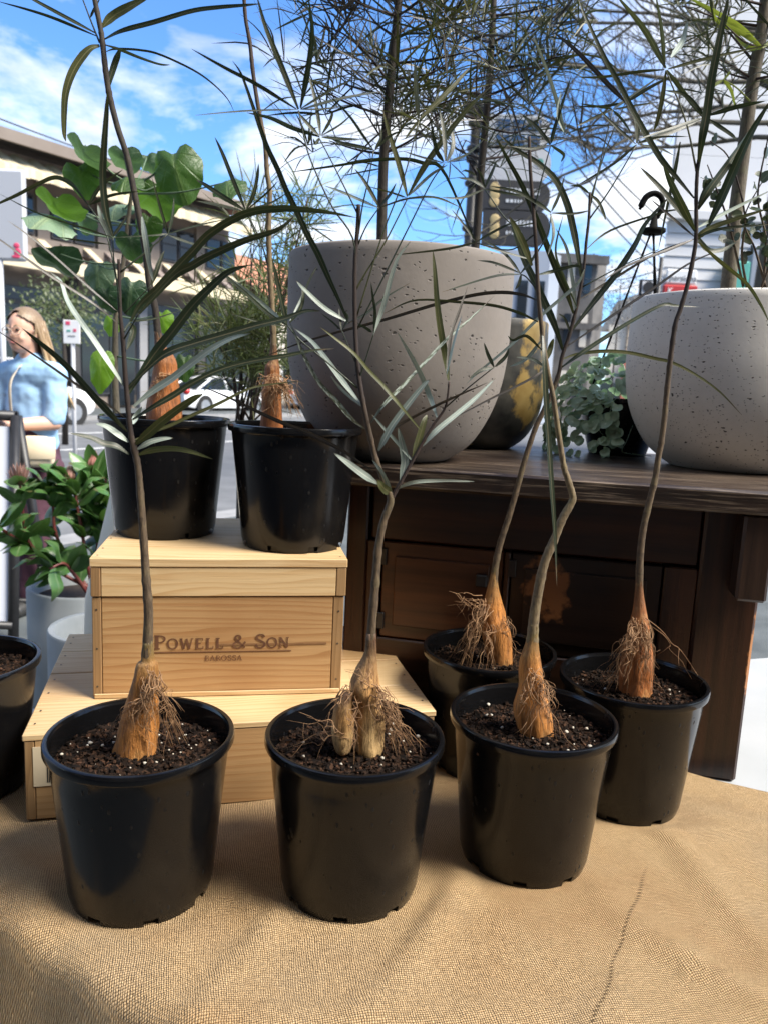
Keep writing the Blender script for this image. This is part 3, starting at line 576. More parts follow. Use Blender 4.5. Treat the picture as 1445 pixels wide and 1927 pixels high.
mb = MB(); mb.box((p0.x + .06, WY - .28, p0.z - 1), (p0.x + .8, WY - .06, p1.z + .25), .02); mb.build('door', MT['wall_g'], s_, smooth=False)
p0, p1 = at(1202, 556, 9), at(1236, 527, 9)
s_ = thing('square_sign', (p0.x, 9, 0), 'black square sign with round emblem left of the white building', 'sign')
mb = MB(); mb.box((p0.x, 9, p0.z), (p1.x, 9.05, p1.z)); mb.build('frame', MT['iron'], s_, smooth=False)
mb = MB(); mb.box((p0.x + .02, 8.985, p0.z + .02), (p1.x - .02, 8.999, p1.z - .02)); mb.build('face', MT['wall_w'], s_, smooth=False)
mb = MB(); cx_ = (p0.x + p1.x) / 2; cz_ = (p0.z + p1.z) / 2; mb.lathe([(.065, 0), (.065, .006)], 24); mb.v = [Vector((cx_ + q.x, 8.984 - q.z, cz_ + q.y)) for q in mb.v]; mb.build('emblem', MT['iron'], s_, smooth=False)
mb = MB(); mb.tube([(p1.x + .03, 9.02, 0), (p1.x + .03, 9.02, p1.z + .25)], .022); mb.build('post', MT['iron'], s_)
# ------------------------------------------------------------------ post with stacked shop signs
LY = 12.0; pc = at(885, 400, LY); zt_ = at(885, 196, LY).z
t = thing('sign_post', (pc.x, LY, 0), 'dark fluted street post carrying stacked shop signs', 'post')
mb = MB(); mb.lathe([(.16, 0), (.16, .5), (.09, .6), (.075, 2), (.07, zt_ - .15)], 16, (pc.x, LY, 0)); mb.build('pole', MT['iron'], t)
for z in (zt_ - .25, zt_ - .6, at(885, 300, LY).z, at(885, 345, LY).z, at(885, 430, LY).z):
    mb = MB(); mb.lathe([(.07, z - .05), (.11, z - .03), (.12, z), (.11, z + .03), (.07, z + .05)], 16, (pc.x, LY, 0)); mb.build('collar', MT['iron'], t)
mb = MB(); mb.lathe([(.08, zt_ - .16), (.2, zt_ - .1), (.2, zt_ - .02), (.1, zt_ + .02)], 16, (pc.x, LY, 0)); mb.build('cap', MT['iron'], t)
def signbox(px0, px1, py0, py1, mat, lab, tilt=0.0):
    a, b = at(px0, py1, LY), at(px1, py0, LY); r = min(.25, (b.z - a.z) * .42); poly = []
    for cxx, czz, a0 in ((b.x - r, b.z - r, 0), (b.x - r, a.z + r, -90)):
        pass
    poly = [(a.x, LY - .08, a.z), (b.x - r, LY - .08, a.z)] + [(b.x - r + r * math.sin(R(q)), LY - .08, a.z + r - r * math.cos(R(q))) for q in range(15, 90, 15)] + [(b.x, LY - .08, a.z + r), (b.x, LY - .08, b.z - r)] + [(b.x - r + r * math.cos(R(q)), LY - .08, b.z - r + r * math.sin(R(q))) for q in range(15, 90, 15)] + [(b.x - r, LY - .08, b.z), (a.x, LY - .08, b.z)]
    mb = MB(); mb.prism(poly, (0, .16, 0)); o = mb.build('sign_panel', mat, t, smooth=False); o['label'] = lab; return o, a, b
o, a, b = signbox(905, 1035, 222, 282, MT['white'], 'white sign box with blue glass panels')
for q in range(3):
    for z in (0, 1):
        mb = MB(); w_ = (b.x - a.x - .3) / 3; hh = (b.z - a.z - .12) / 2; mb.box((a.x + .2 + q * w_, LY - .1, a.z + .05 + z * (hh + .03)), (a.x + .2 + (q + 1) * w_ - .04, LY - .083, a.z + .05 + z * (hh + .03) + hh - .03)); mb.build('pane', MT['blueglass'], o, smooth=False)
o, a, b = signbox(905, 1036, 282, 340, MT['wall_w'], 'off-white sign box')
mb = MB(); mb.lathe([(.05, 0), (.05, .01)], 16); mb.v = [Vector((b.x - .16 + q.x, LY - .083 - q.z, b.z - .2 + q.y)) for q in mb.v]; mb.build('emblem', MT['teal'], o, smooth=False)
for (p0, p1) in ((345, 396), (400, 460)):
    o, a, b = signbox(905, 1034, p0, p1, MT['dkgrey'], 'charcoal sign box with gold emblem')
    ex, ez = at(928, (p0 + p1) / 2, LY).x, (a.z + b.z) / 2
    mb = MB()
    for q in range(3): mb.ball((ex, LY - .085, ez + (q - 1) * .1), (.075, .012, .075), 12, 6)
    mb.build('emblem', MT['gold_print'], o)
    x = ex + .17
    for r_ in range(2):      # short pale marks where the wording is too small to read
        xx = x
        for q in range(7 if r_ == 0 else 5):
            w_ = random.uniform(.03, .075) * (1 if r_ == 0 else .6); mb = MB(); mb.box((xx, LY - .088, ez + (.02 if r_ == 0 else -.1)), (xx + w_, LY - .083, ez + (.10 if r_ == 0 else -.055))); mb.build('lettering', MT['white'], o, smooth=False); xx += w_ + .018
# ------------------------------------------------------------------ unseen shopfront, added to cut skylight and darken pot reflections
t = thing('shop_building', (0, -2.2, 0), 'added shopfront with verandah, unseen behind the viewer, cutting skylight on the stall', 'building')
mb = MB(); mb.box((-9, -2.6, 0), (9, -2.2, 6.5)); mb.build('wall', MT['wall_t'], t, smooth=False)
mb = MB(); mb.box((-9, -2.19, 3.05), (9, -1.3, 3.15)); mb.build('verandah', MT['bld'], t, smooth=False)
for x in (-4.2, 4.2):
    mb = MB(); mb.tube([(x, -1.38, 0), (x, -1.38, 3.05)], .05, 12); mb.build('verandah_post', MT['iron'], t)
for x in (-6, -2.2, 1.6, 5.4):
    mb = MB(); mb.box((x - 1.2, -2.199, .6), (x + 1.2, -2.17, 2.6)); w = mb.build('window', MT['glass'], t, smooth=False)
# ------------------------------------------------------------------ cables overhead
def wire(pa, Ya, pb, Yb, lab, r=.012, sag=.2):
    A, B = at(*pa, Ya), at(*pb, Yb); mb = MB(); mb.tube([A.lerp(B, k / 12) - Z0 * sag * 4 * (k / 12) * (1 - k / 12) for k in range(13)], r, 5); o = mb.build('overhead_cable', MT['wire'], base=A); tag(o, lab, 'cable', 'tram and power cables over the street')
wire((-60, 200), 20, (420, 368), 34, 'single cable above the roof of the brown building', .02, .1)
for i, (a, b) in enumerate((((1075, 255), (1260, 455)), ((1075, 300), (1262, 500)), ((1100, 270), (1290, 445)), ((1085, 345), (1255, 520)))):
    wire(a, 16, b, 30, ('uppermost', 'third', 'second', 'lowest')[i] + ' of the slanting cables left of the white building', .018, .15)
wire((1080, 520), 22, (1260, 500), 18, 'nearly level cable low over the street end', .012)
wire((1080, 545), 26, (1260, 515), 20, 'lower nearly level cable over the street end', .012)
# ------------------------------------------------------------------ grey blade sign, parking sign
Y = 9.0; p0, p1 = at(-40, 488, Y), at(45, 318, Y)
t = thing('blade_sign', (p0.x, Y, 0), 'tall grey sign panel with a red figure at the left edge', 'sign')
mb = MB(); mb.box((p0.x, Y, p0.z), (p1.x, Y + .08, p1.z), .03); mb.build('panel', MT['grey_sign'], t, smooth=False)
mb = MB(); e = at(32, 470, Y)
for dx, dz, r1, r2 in ((0, .045, .035, .03), (0.01, -.03, .04, .05), (-.01, -.075, .05, .018)): mb.ball((e.x + dx, Y - .002, e.z + dz), (r1, .006, r2), 12, 6)
mb.build('emblem', MT['pink'], t)
mb = MB(); xx = at(1, 600, Y).x; mb.tube([(xx, Y + .04, 0), (xx, Y + .04, p0.z + .1)], .035, 10); mb.build('post', MT['grey_sign'], t)
Y = 8.4; p0, p1 = at(120, 646, Y), at(151, 603, Y)
t = thing('parking_sign', ((p0.x + p1.x) / 2, Y, 0), 'white parking sign on a thin post beside the silver car', 'sign')
mb = MB(); mb.box((p0.x, Y, p0.z), (p1.x, Y + .01, p1.z), .004); mb.build('panel', MT['white'], t, smooth=False)
mb = MB(); mb.tube([((p0.x + p1.x) / 2, Y + .03, 0), ((p0.x + p1.x) / 2, Y + .03, p1.z)], .022, 8); mb.build('post', MT['grey_sign'], t)
for dx, dz, w_, h_, m_ in ((.03, -.05, .045, .035, 'pink'), (.11, -.12, .03, .03, 'pink'), (.04, -.12, .04, .018, 'teal'), (.05, -.17, .08, .012, 'grey_wall')):
    mb = MB(); mb.box((p0.x + dx, Y - .004, p1.z + dz), (p0.x + dx + w_, Y - .0005, p1.z + dz + h_)); mb.build('print', MT[m_], t, smooth=False)
# ------------------------------------------------------------------ parked cars
def make_car(u, lat, label, suv):
    t = thing('parked_car', st(u, lat, -0.12), label, 'car', 'white cars parked across the street')
    fr = (st(u, lat, -0.12), SDIR, -SN, Z0); L = 2.2; HW = .9; roof = 1.66 if suv else 1.42; belt = 1.0 if suv else .9
    def hood(x):
        if x > 1.0: return lerp(belt + .02, .72, ((x - 1.0) / 1.2) ** 2)
        if x < -1.6: return lerp(belt + .02, belt - .12, (-1.6 - x) / .6)
        return belt + .02
    mb = MB(); prev = None
    for i in range(25):
        x = -L + 2 * L * i / 24; e = max(0, abs(x) - 1.7) / .5; hw = HW * (1 - .22 * e * e); z0 = .24 + .12 * e * e; hz = hood(x)
        pts = [(-hw * .9, z0), (-hw, .5), (-hw * .99, hz - .2), (-hw * .9, hz), (0, hz + .04), (hw * .9, hz), (hw * .99, hz - .2), (hw, .5), (hw * .9, z0)]
        ring = [mb.vert(FP(fr, x, y, z)) for y, z in pts]
        if prev: mb.quadstrip(prev, ring, True)
        else: mb.f.append(tuple(reversed(ring)))
        prev = ring
    mb.f.append(tuple(prev)); auto(mb.build('body', MT['carw'], t), 30)
    xs = (-1.95, -1.5, -.8, 0, .5, 1.15) if suv else (-1.7, -.9, -.4, .1, .5, 1.2); zs = (belt, roof - .12, roof, roof, roof - .06, belt)
    def cabin(name, mat, inset, k0, k1):
        mb = MB(); prev = None
        for x, z in list(zip(xs, zs))[k0:k1]:
            wt = HW * (.90 - .2 * (z - belt) / (roof - belt)); ring = [mb.vert(FP(fr, x, q * yy, zz)) for q, yy, zz in ((-1, HW * .88 - inset, belt - .02), (-1, wt - inset, z), (1, wt - inset, z), (1, HW * .88 - inset, belt - .02))]
            if prev: mb.quadstrip(prev, ring, True)
            else: mb.f.append(tuple(reversed(ring)))
            prev = ring
        mb.f.append(tuple(prev)); return mb.build(name, mat, t, smooth=False)
    cabin('glasshouse', MT['glass'], 0, 0, 6)
    mb = MB(); prev = None
    for x, z in zip(xs[1:5], zs[1:5]):
        wt = HW * .70 + .03; row = [mb.vert(FP(fr, x, -wt, z - .03)), mb.vert(FP(fr, x, -wt * .8, z + .025)), mb.vert(FP(fr, x, wt * .8, z + .025)), mb.vert(FP(fr, x, wt, z - .03))]
        if prev: mb.quadstrip(prev, row)
        prev = row
    mb.build('roof', MT['carw'], t)
    for q in (-1, 1):
        for (xa, za), (xb, zb) in (((xs[0], zs[0]), (xs[1], zs[1])), ((-.1, belt), (-.15, roof)), ((xs[5], zs[5]), (xs[4], zs[4]))):
            mb = MB(); mb.tube([FP(fr, xa, q * HW * .89, za), FP(fr, xb, q * (HW * .71), zb)], .045, 6); mb.build('pillar', MT['carw'], t)
    for x in (-1.35, 1.4):
        for q in (-1, 1):
            def disc(r0_, r1_, d0, d1, name, mat, par):
                mb = MB(); mb.lathe([(r0_, d0), (r1_, d0), (r1_, d1), (r0_, d1)], 28); mb.v = [FP(fr, x + v.x, q * (HW - .2 + v.z), .33 + v.y) for v in mb.v]; return mb.build(name, mat, par, smooth=False)
            disc(.02, .40, .02, .205, 'wheel_arch', MT['tyre'], t)
            wl = disc(.02, .33, .04, .215, 'wheel', MT['tyre'], t)
            disc(.19, .225, .10, .225, 'rim', MT['alloy'], wl)
            mb = MB()
            for k in range(5):
                a = k * 1.2566; D = Vector((math.cos(a), math.sin(a), 0)); P = Vector((-D.y, D.x, 0))
                mb.prism([D * .02 + P * .03, D * .2 + P * .05, D * .2 - P * .05, D * .02 - P * .03], (0, 0, .02))
            mb.v = [FP(fr, x + v.x, q * (HW + .012 + v.z), .33 + v.y) for v in mb.v]; mb.build('spokes', MT['alloy'], wl, smooth=False)
    for q in (-1, 1):
        mb = MB(); mb.ball(FP(fr, 2.0, q * .62, .72), (.2, .2, .1), 12, 6); mb.build('headlight', MT['lampglass'], t)
        mb = MB(); mb.ball(FP(fr, -2.08, q * .66, .85), (.14, .14, .14), 12, 6); mb.build('tail_light', MT['tail'], t)
        mb = MB(); mb.ball(FP(fr, .95, q * .98, belt + .06), (.12, .12, .08), 10, 6); mb.build('mirror', MT['carw'], t)
    return t
def stu(px, py, z=-.12): P = onz(px, py, z); return P.dot(SDIR), -P.dot(SN)
u, l = stu(137, 799); make_car(u - 1.4, l + .8, 'silver-white car with dark alloy wheels beside the walking woman', True)
u, l = stu(400, 780); make_car(u + 1.0, l + .9, 'white sedan seen behind the crate-top pots', False)
make_car(u + 8.5, l + .9, 'white car further along, behind the large grey planter', False)
# ================================================================== STALL: table, cloth, crates, cabinet
ZC, ZT = 0.7825, 0.765
def rounded(poly, r, k=5):
    out = []; n = len(poly)
    for i in range(n):
        p, a, b = poly[i], poly[i - 1], poly[(i + 1) % n]
        d1 = (a - p).normalized(); d2 = (b - p).normalized(); q = min(r, (a - p).length * .45, (b - p).length * .45); A, B = p + d1 * q, p + d2 * q
        for j in range(k + 1):
            t_ = j / k; out.append(A * (1 - t_) ** 2 + p * 2 * t_ * (1 - t_) + B * t_ ** 2)
    return out
TP = [Vector(q) for q in ((-0.770, 1.015, 0), (-0.07, 0.592, 0), (0.05, 0.55, 0), (1.45, 0.57, 0), (1.35, 1.86, 0), (-0.44, 1.315, 0), (-0.86, 1.20, 0))]
t = thing('trestle_table', (0.3, 1.1, 0), 'white-topped trestle table under the burlap and the dark cabinet', 'table')
mb = MB(); mb.prism([p + Z0 * (ZT - .04) for p in rounded(TP, .03)], (0, 0, .04)); mb.build('table_top', MT['white_table'], t, smooth=False)
for x, y in ((-.6, 1.0), (-.5, 1.22), (1.25, .62), (1.2, 1.7)):
    mb = MB(); mb.tube([(x, y, 0), (x, y, ZT - .04)], .016, 10); mb.build('leg', MT['grey_sign'], t)
# burlap: a draped sheet; height from distance to the table edge plus soft folds
ED = [(Vector((-0.80, 0.97)), Vector((-0.10, 0.545))), (Vector((-0.10, 0.545)), Vector((0.05, 0.50))), (Vector((0.05, 0.50)), Vector((1.45, 0.50)))]
def outside(x, y):
    m = -9
    for a, b in ED:
        d = (b - a).normalized(); n_ = Vector((d.y, -d.x)); m = max(m, (Vector((x, y)) - a).dot(n_))
    return m
def fold(x, y, cx_, cy_, ang, amp, wid, ln):
    dx, dy = x - cx_, y - cy_; u = dx * math.cos(ang) + dy * math.sin(ang); v = -dx * math.sin(ang) + dy * math.cos(ang)
    return amp * math.exp(-(v / wid) ** 2) * math.exp(-(u / ln) ** 2)
FOLDS = [(-.10, .72, 1.2, .010, .018, .16), (-.16, .78, 1.35, .007, .015, .12), (.10, .80, 1.15, .010, .02, .18), (.05, .70, 1.0, .006, .016, .14), (.29, .78, 2.2, .007, .025, .12), (.40, .86, 1.75, .010, .022, .14), (.34, .70, 2.4, .006, .02, .13), (.46, .95, .25, .006, .02, .12), (.22, .62, 1.1, .006, .02, .1), (-.36, .78, -.55, .012, .03, .3), (-.28, .67, -.52, .008, .022, .25), (.02, .62, .1, .005, .02, .2), (.30, .93, .9, .006, .018, .1), (.12, .93, 1.4, .006, .02, .1), (.50, .80, 1.2, .008, .02, .15)]
_r = random.Random(77)
FOLDS += [(_r.uniform(-.3, .5), _r.uniform(.6, .95), _r.uniform(.6, 2.4), _r.uniform(.0015, .0035) * _r.choice((1, 1, -1)), _r.uniform(.004, .008), _r.uniform(.03, .09)) for _ in range(26)]
POTXY = [(-.2527, .7936), (-.0207, .8165), (.1913, .8891), (.3561, 1.0309), (.168, 1.125), (-.555, .985)]
def clothz(x, y):
    z = ZC - .0015 + .004 * noise.noise(Vector((x * 4, y * 4, 1.3))) + .0022 * noise.noise(Vector((x * 11, y * 11, 4.1)))
    for f_ in FOLDS: z += fold(x, y, *f_)
    z += .0012 * math.sin(70 * (x * .35 + y) + 5 * noise.noise(Vector((x * 3, y * 3, 0)))) * max(0, noise.noise(Vector((x * 5, y * 5, 9))))
    k = min([((x - a) ** 2 + (y - b) ** 2) ** .5 for a, b in POTXY]); q = min(1, max(0, (k - .074) / .035)); z = lerp(ZC - .0015, z, q * q * (3 - 2 * q))
    z = max(z, ZT + .006)
    d = outside(x, y) + .04
    if d > 0: z -= (d * d / .05 if d < .03 else .018 + (d - .03) * 5.0) + .012 * math.sin(55 * (x * .8 - y * .6)) * min(1, d * 12)
    return max(z, .03)
def backlim(x):      # back hem of the cloth
    if x > .30: return lerp(1.185, 1.085, (x - .30) / .25) if x < .55 else 1.085 - (x - .55) * .5
    if x < -.45: return 1.16
    return 1.185
mb = MB(); NX, NY = 300, 170; rows = []
for i in range(NX + 1):
    x = lerp(-.98, 1.5, i / NX); row = []
    for j in range(NY + 1):
        f_ = j / NY; y = lerp(.26, backlim(x) + .004 * math.sin(31 * x), f_); row.append(mb.vert((x, y, clothz(x, y)), (x * .97 + y * .22, y * .97 - x * .22)))
    rows.append(row)
for a, b in zip(rows, rows[1:]): mb.quadstrip(a, b)
for f_ in range(len(mb.f)): mb.f[f_] = tuple(reversed(mb.f[f_]))
cl = mb.build('burlap_cloth', MT['burlap'], base=(0, .8, ZC)); tag(cl, 'tan burlap cloth spread over the table under the black pots', 'cloth')
cl.modifiers.new('thickness', 'SOLIDIFY').thickness = .0025
# crumbs and a dropped rootlet
mb = MB(); rg = random.Random(3)
for k in range(34):
    x, y = rg.uniform(-.42, .5), rg.uniform(.62, 1.05)
    if min(((x - a) ** 2 + (y - b) ** 2) ** .5 for a, b in POTXY) < .085 or outside(x, y) > -.02: continue
    r = rg.uniform(.0004, .0013); mb.ball((x, y, clothz(x, y) + r * .6), (r * rg.uniform(.8, 2.0), r, r * .7), 6, 4, .25, rg)
tag(mb.build('soil_crumbs', MT['chip'], base=(0, .8, ZC)), 'scattered dark soil crumbs on the burlap', 'crumbs', kind='stuff')
mb = MB(); pr_ = [onz(343, 1769, ZC), onz(348, 1778, ZC), onz(362, 1787, ZC), onz(375, 1800, ZC), onz(392, 1815, ZC), onz(406, 1818, ZC), onz(421, 1817, ZC)]
mb.tube([Vector((p.x, p.y, clothz(p.x, p.y) + .0016)) for p in cr(pr_, 22)], .0004, 5); p = onz(400, 1800, ZC); mb.tube([Vector((q.x, q.y, clothz(q.x, q.y) + .0016)) for q in cr([onz(396, 1816, ZC), onz(405, 1808, ZC), onz(408, 1802, ZC)], 8)], .0003, 5)
tag(mb.build('rootlet', MT['tuber_red'], base=pr_[0]), 'thin reddish rootlet lying on the burlap in front', 'root')
# ------------------------------------------------------------------ wine crates
CA = R(14.2); CB = R(10.3)
lo_fr = frame((-0.433, 0.902, ZC + .003), CA)
t = thing('wooden_crate', FP(lo_fr, .27, .2, 0), 'lower wide pine crate with a barcode label, lying on the burlap', 'crate', 'stacked pine wine crates')
W_, D_, H_ = .533, .390, .115; CRATE0 = t
fbox('front_board', MT['pine_m'], lo_fr, (.012, 0, 0), (W_ - .012, .012, H_ - .0095), t, .001); fbox('back_board', MT['pine_m'], lo_fr, (.012, D_ - .012, 0), (W_ - .012, D_, H_ - .0095), t, .001)
fbox('end_board', MT['pine_e'], lo_fr, (0, 0, 0), (.0115, D_, H_ - .0095), t, .001); fbox('end_board', MT['pine_e'], lo_fr, (W_ - .0115, 0, 0), (W_, D_, H_ - .0095), t, .001)
fbox('base_board', MT['pine_m'], lo_fr, (.013, .013, .001), (W_ - .013, D_ - .013, .008), t)
for k, (a, b) in enumerate(((0, .095), (.0965, .205), (.2065, .30), (.3015, .39))): fbox('lid_plank', MT['pine_l'], lo_fr, (-.002, a - (.001 if k == 0 else 0), H_ - .009), (W_ + .002, b, H_ + random.uniform(-.0004, .0006)), t, .0012)
lab = fbox('label', MT['paper'], lo_fr, (.010, -.0009, .045), (.058, -.0003, .098), t)
x = .026; rg = random.Random(5)
while x < .054:
    w_ = rg.choice((.0005, .0008, .0013)); fbox('bar', MT['ink'], lo_fr, (x, -.0013, .050), (x + w_, -.00095, .092), lab); x += w_ + rg.choice((.0006, .001, .0014))
up_fr = frame((-0.391, 1.020, ZC + .003 + H_ + .001), CB)
t = thing('wooden_crate', FP(up_fr, .17, .16, 0), 'upper pine wine crate branded Powell & Son under two black pots', 'crate', 'stacked pine wine crates')
W_, D_, H_, LZ = .345, .320, .199, .144
fbox('front_board', MT['pine_m'], up_fr, (.0125, 0.0006, 0), (W_ - .0155, .012, LZ), t, .001); fbox('back_board', MT['pine_m'], up_fr, (.0125, D_ - .012, 0), (W_ - .0125, D_, LZ), t, .001)
fbox('end_board', MT['pine_e'], up_fr, (0, 0, 0), (.012, D_, LZ), t, .001); fbox('end_board', MT['pine_e'], up_fr, (W_ - .015, 0, 0), (W_, D_, LZ), t, .001)
fbox('lid_front', MT['pine_l'], up_fr, (.0125, -.0014, LZ + .0012), (W_ - .0125, .012, H_ - .0125), t, .001); fbox('lid_end', MT['pine_e'], up_fr, (-.001, -.002, LZ + .0012), (.012, D_, H_ - .0125), t, .001); fbox('lid_end', MT['pine_e'], up_fr, (W_ - .012, -.002, LZ + .0012), (W_ + .002, D_, H_ - .0125), t, .001)
for a, b in ((-.003, .030), (.031, .165), (.166, D_)): fbox('lid_plank', MT['pine_l'], up_fr, (-.002, a, H_ - .012), (W_ + .003, b, H_ + random.uniform(-.0003, .0005)), t, .0012)
fbox('base_board', MT['pine_l'], up_fr, (.002, -.003, -.0005), (W_ - .002, -.0005, .006), t, .0008)
nm = MB(); nm.lathe([(.0014, 0), (.0014, .0003)], 10); NAIL = nm.build('nail', plain('nail', (0.10, 0.08, 0.065), 0.5, metal=0.6), mesh_only=True, smooth=False)
def nail(par, fr, x, y, z, top):
    o = bpy.data.objects.new('nail', NAIL); COL.objects.link(o); o.location = FP(fr, x, y, z); o.rotation_euler = (0, 0, 0) if top else (R(90), 0, math.atan2(fr[1].y, fr[1].x)); setparent(o, par)
rg = random.Random(9)
for y in (.014, .06, .13, .20, .29): nail(t, up_fr, .006 + rg.uniform(-.001, .001), y, H_ + .0006, True); nail(t, up_fr, W_ - .006, y + rg.uniform(-.003, .003), H_ + .0006, True)
for x in (.006, W_ - .007):
    for z in (.02, .072, .125): nail(t, up_fr, x, -.0002, z + rg.uniform(-.004, .004), False)
for y in (.03, .07, .13, .18, .24, .28, .34, .37): nail(CRATE0, lo_fr, .008, y, .1158, True); nail(CRATE0, lo_fr, .525, y + .004, .1158, True)
# burnt brand, drawn as ribbon strokes of a serif face
GL = {
 'P': ([[(.22, 0), (.22, 1), .17], [(.22, .95), (.5, .95), (.72, .84), (.72, .64), (.5, .5), (.22, .49), .10], [(.04, .03), (.42, .03), .07], [(.04, .97), (.4, .97), .07]], .80),
 'O': ([[(.5, .98), (.2, .85), (.08, .5), (.2, .15), (.5, .02), (.8, .15), (.92, .5), (.8, .85), (.5, .98), .13]], 1.0),
 'W': ([[(.12, 1), (.40, 0), .15], [(.40, 0), (.62, .95), .07], [(.62, .98), (.90, 0), .15], [(.90, 0), (1.14, 1), .07], [(0, .97), (.28, .97), .06], [(1.0, .97), (1.26, .97), .06]], 1.26),
 'E': ([[(.22, 0), (.22, 1), .16], [(.05, .97), (.72, .97), .07], [(.22, .52), (.55, .52), .07], [(.05, .03), (.76, .03), .07], [(.71, 1), (.71, .78), .06], [(.75, 0), (.75, .24), .06]], .82),
 'L': ([[(.22, 0), (.22, 1), .16], [(.05, .97), (.42, .97), .07], [(.05, .03), (.72, .03), .07], [(.71, 0), (.71, .26), .06]], .78),
 'S': ([[(.64, .78), (.58, .93), (.36, .98), (.15, .86), (.18, .66), (.42, .52), (.64, .38), (.66, .15), (.42, .02), (.16, .08), (.08, .26), .13]], .74),
 'N': ([[(.15, 0), (.15, 1), .08], [(.15, .98), (.82, .02), .15], [(.82, 0), (.82, 1), .08], [(0, .97), (.25, .97), .06], [(.68, .97), (.96, .97), .06], [(.02, .03), (.3, .03), .06]], .98),
 '&': ([[(.95, .50), (.72, .16), (.42, .02), (.14, .1), (.1, .32), (.34, .52), (.58, .72), (.54, .92), (.38, .98), (.24, .86), (.32, .64), (.92, .04), .12]], 1.02),
 'B': ([[(.2, 0), (.2, 1), .15], [(.05, .97), (.45, .97), (.64, .85), (.62, .65), (.42, .54), (.2, .54), .09], [(.42, .54), (.7, .42), (.72, .15), (.48, .03), (.05, .03), .09]], .80),
 'A': ([[(.08, 0), (.44, 1), .07], [(.44, 1), (.82, 0), .14], [(.2, .34), (.68, .34), .06], [(0, .03), (.22, .03), .05], [(.68, .03), (.96, .03), .05]], .94),
 'R': ([[(.2, 0), (.2, 1), .15], [(.2, .96), (.48, .96), (.66, .84), (.64, .62), (.44, .5), (.2, .5), .09], [(.42, .5), (.84, .02), .13], [(.05, .03), (.38, .03), .06]], .86)}
def glyph(par, ch, x, z, h, fr, d):
    strokes, adv = GL[ch]; mb = MB()
    for k, s_ in enumerate(strokes):
        pts = [Vector((p[0] * h, p[1] * h, 0)) for p in s_[:-1]]; wd = s_[-1] * h * .66
        if len(pts) > 2: pts = cr(pts, len(pts) * 4)
        prev = None
        for i, p in enumerate(pts):
            T = (pts[min(i + 1, len(pts) - 1)] - pts[max(i - 1, 0)]).normalized(); Nn = Vector((-T.y, T.x, 0)); wv = wd * (.55 + .45 * abs(T.y)) if len(pts) > 4 else wd
            a, b = p + Nn * wv, p - Nn * wv; dd = d - k * .00004
            row = [mb.vert(FP(fr, x + a.x, dd, z + a.y)), mb.vert(FP(fr, x + b.x, dd, z + b.y))]
            if prev: mb.quadstrip(prev, row)
            prev = row
    mb.build('letter', MT['burn'], par, smooth=False); return adv * h
Nf = -up_fr[2]
def uw(px, py):
    P = onplane(px, py, up_fr[0], Nf) - up_fr[0]; return P.dot(up_fr[1]), P.z
def word(txt, u0_, u1, z, hs):
    tot = sum(GL[c][1] * h for c, h in zip(txt, hs) if c != ' ') + sum(.5 * hs[0] for c in txt if c == ' ') + .12 * hs[-1] * (len(txt) - 1)
    k = (u1 - u0_) / tot; x = u0_
    for c, h in zip(txt, hs):
        if c == ' ': x += .5 * hs[0] * k; continue
        x += glyph(t, c, x, z, h * k if abs(k - 1) < .12 else h * k, up_fr, -.0003) + .12 * hs[-1] * k
ua, za = uw(290, 1224); ub, zb = uw(549, 1216)
word('POWELL & SON', ua, ub, (za + zb) / 2, [.0235, .0178, .0178, .0178, .0178, .0178, .0, .0225, .0, .0235, .0178, .0178])
ua2, za2 = uw(386, 1244); ub2, zb2 = uw(456, 1242); word('BAROSSA', ua2, ub2, (za2 + zb2) / 2, [.0068] * 7)
fbox('underline', MT['burn'], up_fr, (ua, -.0003, za - .0038), (ub, .0004, za - .0028), t)
MT['scar'] = plain('wood_scar', (0.17, 0.085, 0.034), 0.7, (0.24, 0.125, 0.05), 60)
fbox('grain_scar', MT['scar'], up_fr, (ua + .085, -.00015, za + .0055), (ub + .05, .0004, za + .0085), t)
# ------------------------------------------------------------------ dark wooden cabinet
KA = R(-12.5); ca_fr = frame((0.55, 1.125, ZT + .001), KA)       # origin: front right foot
t = thing('wooden_cabinet', FP(ca_fr, -.32, .28, 0), 'dark brown wooden cabinet carrying the large planters', 'cabinet')
Kn = -ca_fr[2]
def kw(px, py, d=0.0):
    P = onplane(px, py, ca_fr[0] + ca_fr[2] * d, Kn) - ca_fr[0]; return P.dot(ca_fr[1]), P.z
KH = .46; KL = kw(652, 1000)[0]; KD = .56
fbox('table_top', MT['wood_top'], ca_fr, (KL - .04, -.060, KH - .034), (.115, KD, KH), t, .004)
MT['wood_e'] = darkwood('scraped_panel_wood', ax=2, wear=(0.40, 0.17, 0.055), patch=((.0445, 0, -.01), (110, 1, 11)))
fbox('side_panel', MT['wood_e'], ca_fr, (-.075, 0, 0), (.012, .05, KH - .035), t, .004); fbox('side_panel', MT['wood_v'], ca_fr, (-.02, .051, .002), (.012, KD - .05, KH - .036), t, .002)
fbox('back_leg', MT['wood_v'], ca_fr, (-.06, KD - .049, 0), (.012, KD - .005, KH - .035), t, .003)
fbox('side_panel', MT['wood_v'], ca_fr, (KL, 0.004, 0), (KL + .035, KD - .01, KH - .036), t, .003); fbox('back_board', MT['wood'], ca_fr, (KL + .036, KD - .03, .01), (-.061, KD - .012, KH - .036), t)
za_ = kw(900, 1040)[1]
fbox('drawer_front', MT['wood'], ca_fr, (KL + .040, .010, za_ + .006), (-.076, .03, KH - .036), t, .003)
fbox('stile', MT['wood_v'], ca_fr, (KL + .0355, .004, .03), (KL + .058, .03, za_ + .004), t, .002)
d0, d1 = KL + .061, kw(944, 1100)[0]; e0, e1 = kw(958, 1100)[0], kw(1246, 1100)[0]
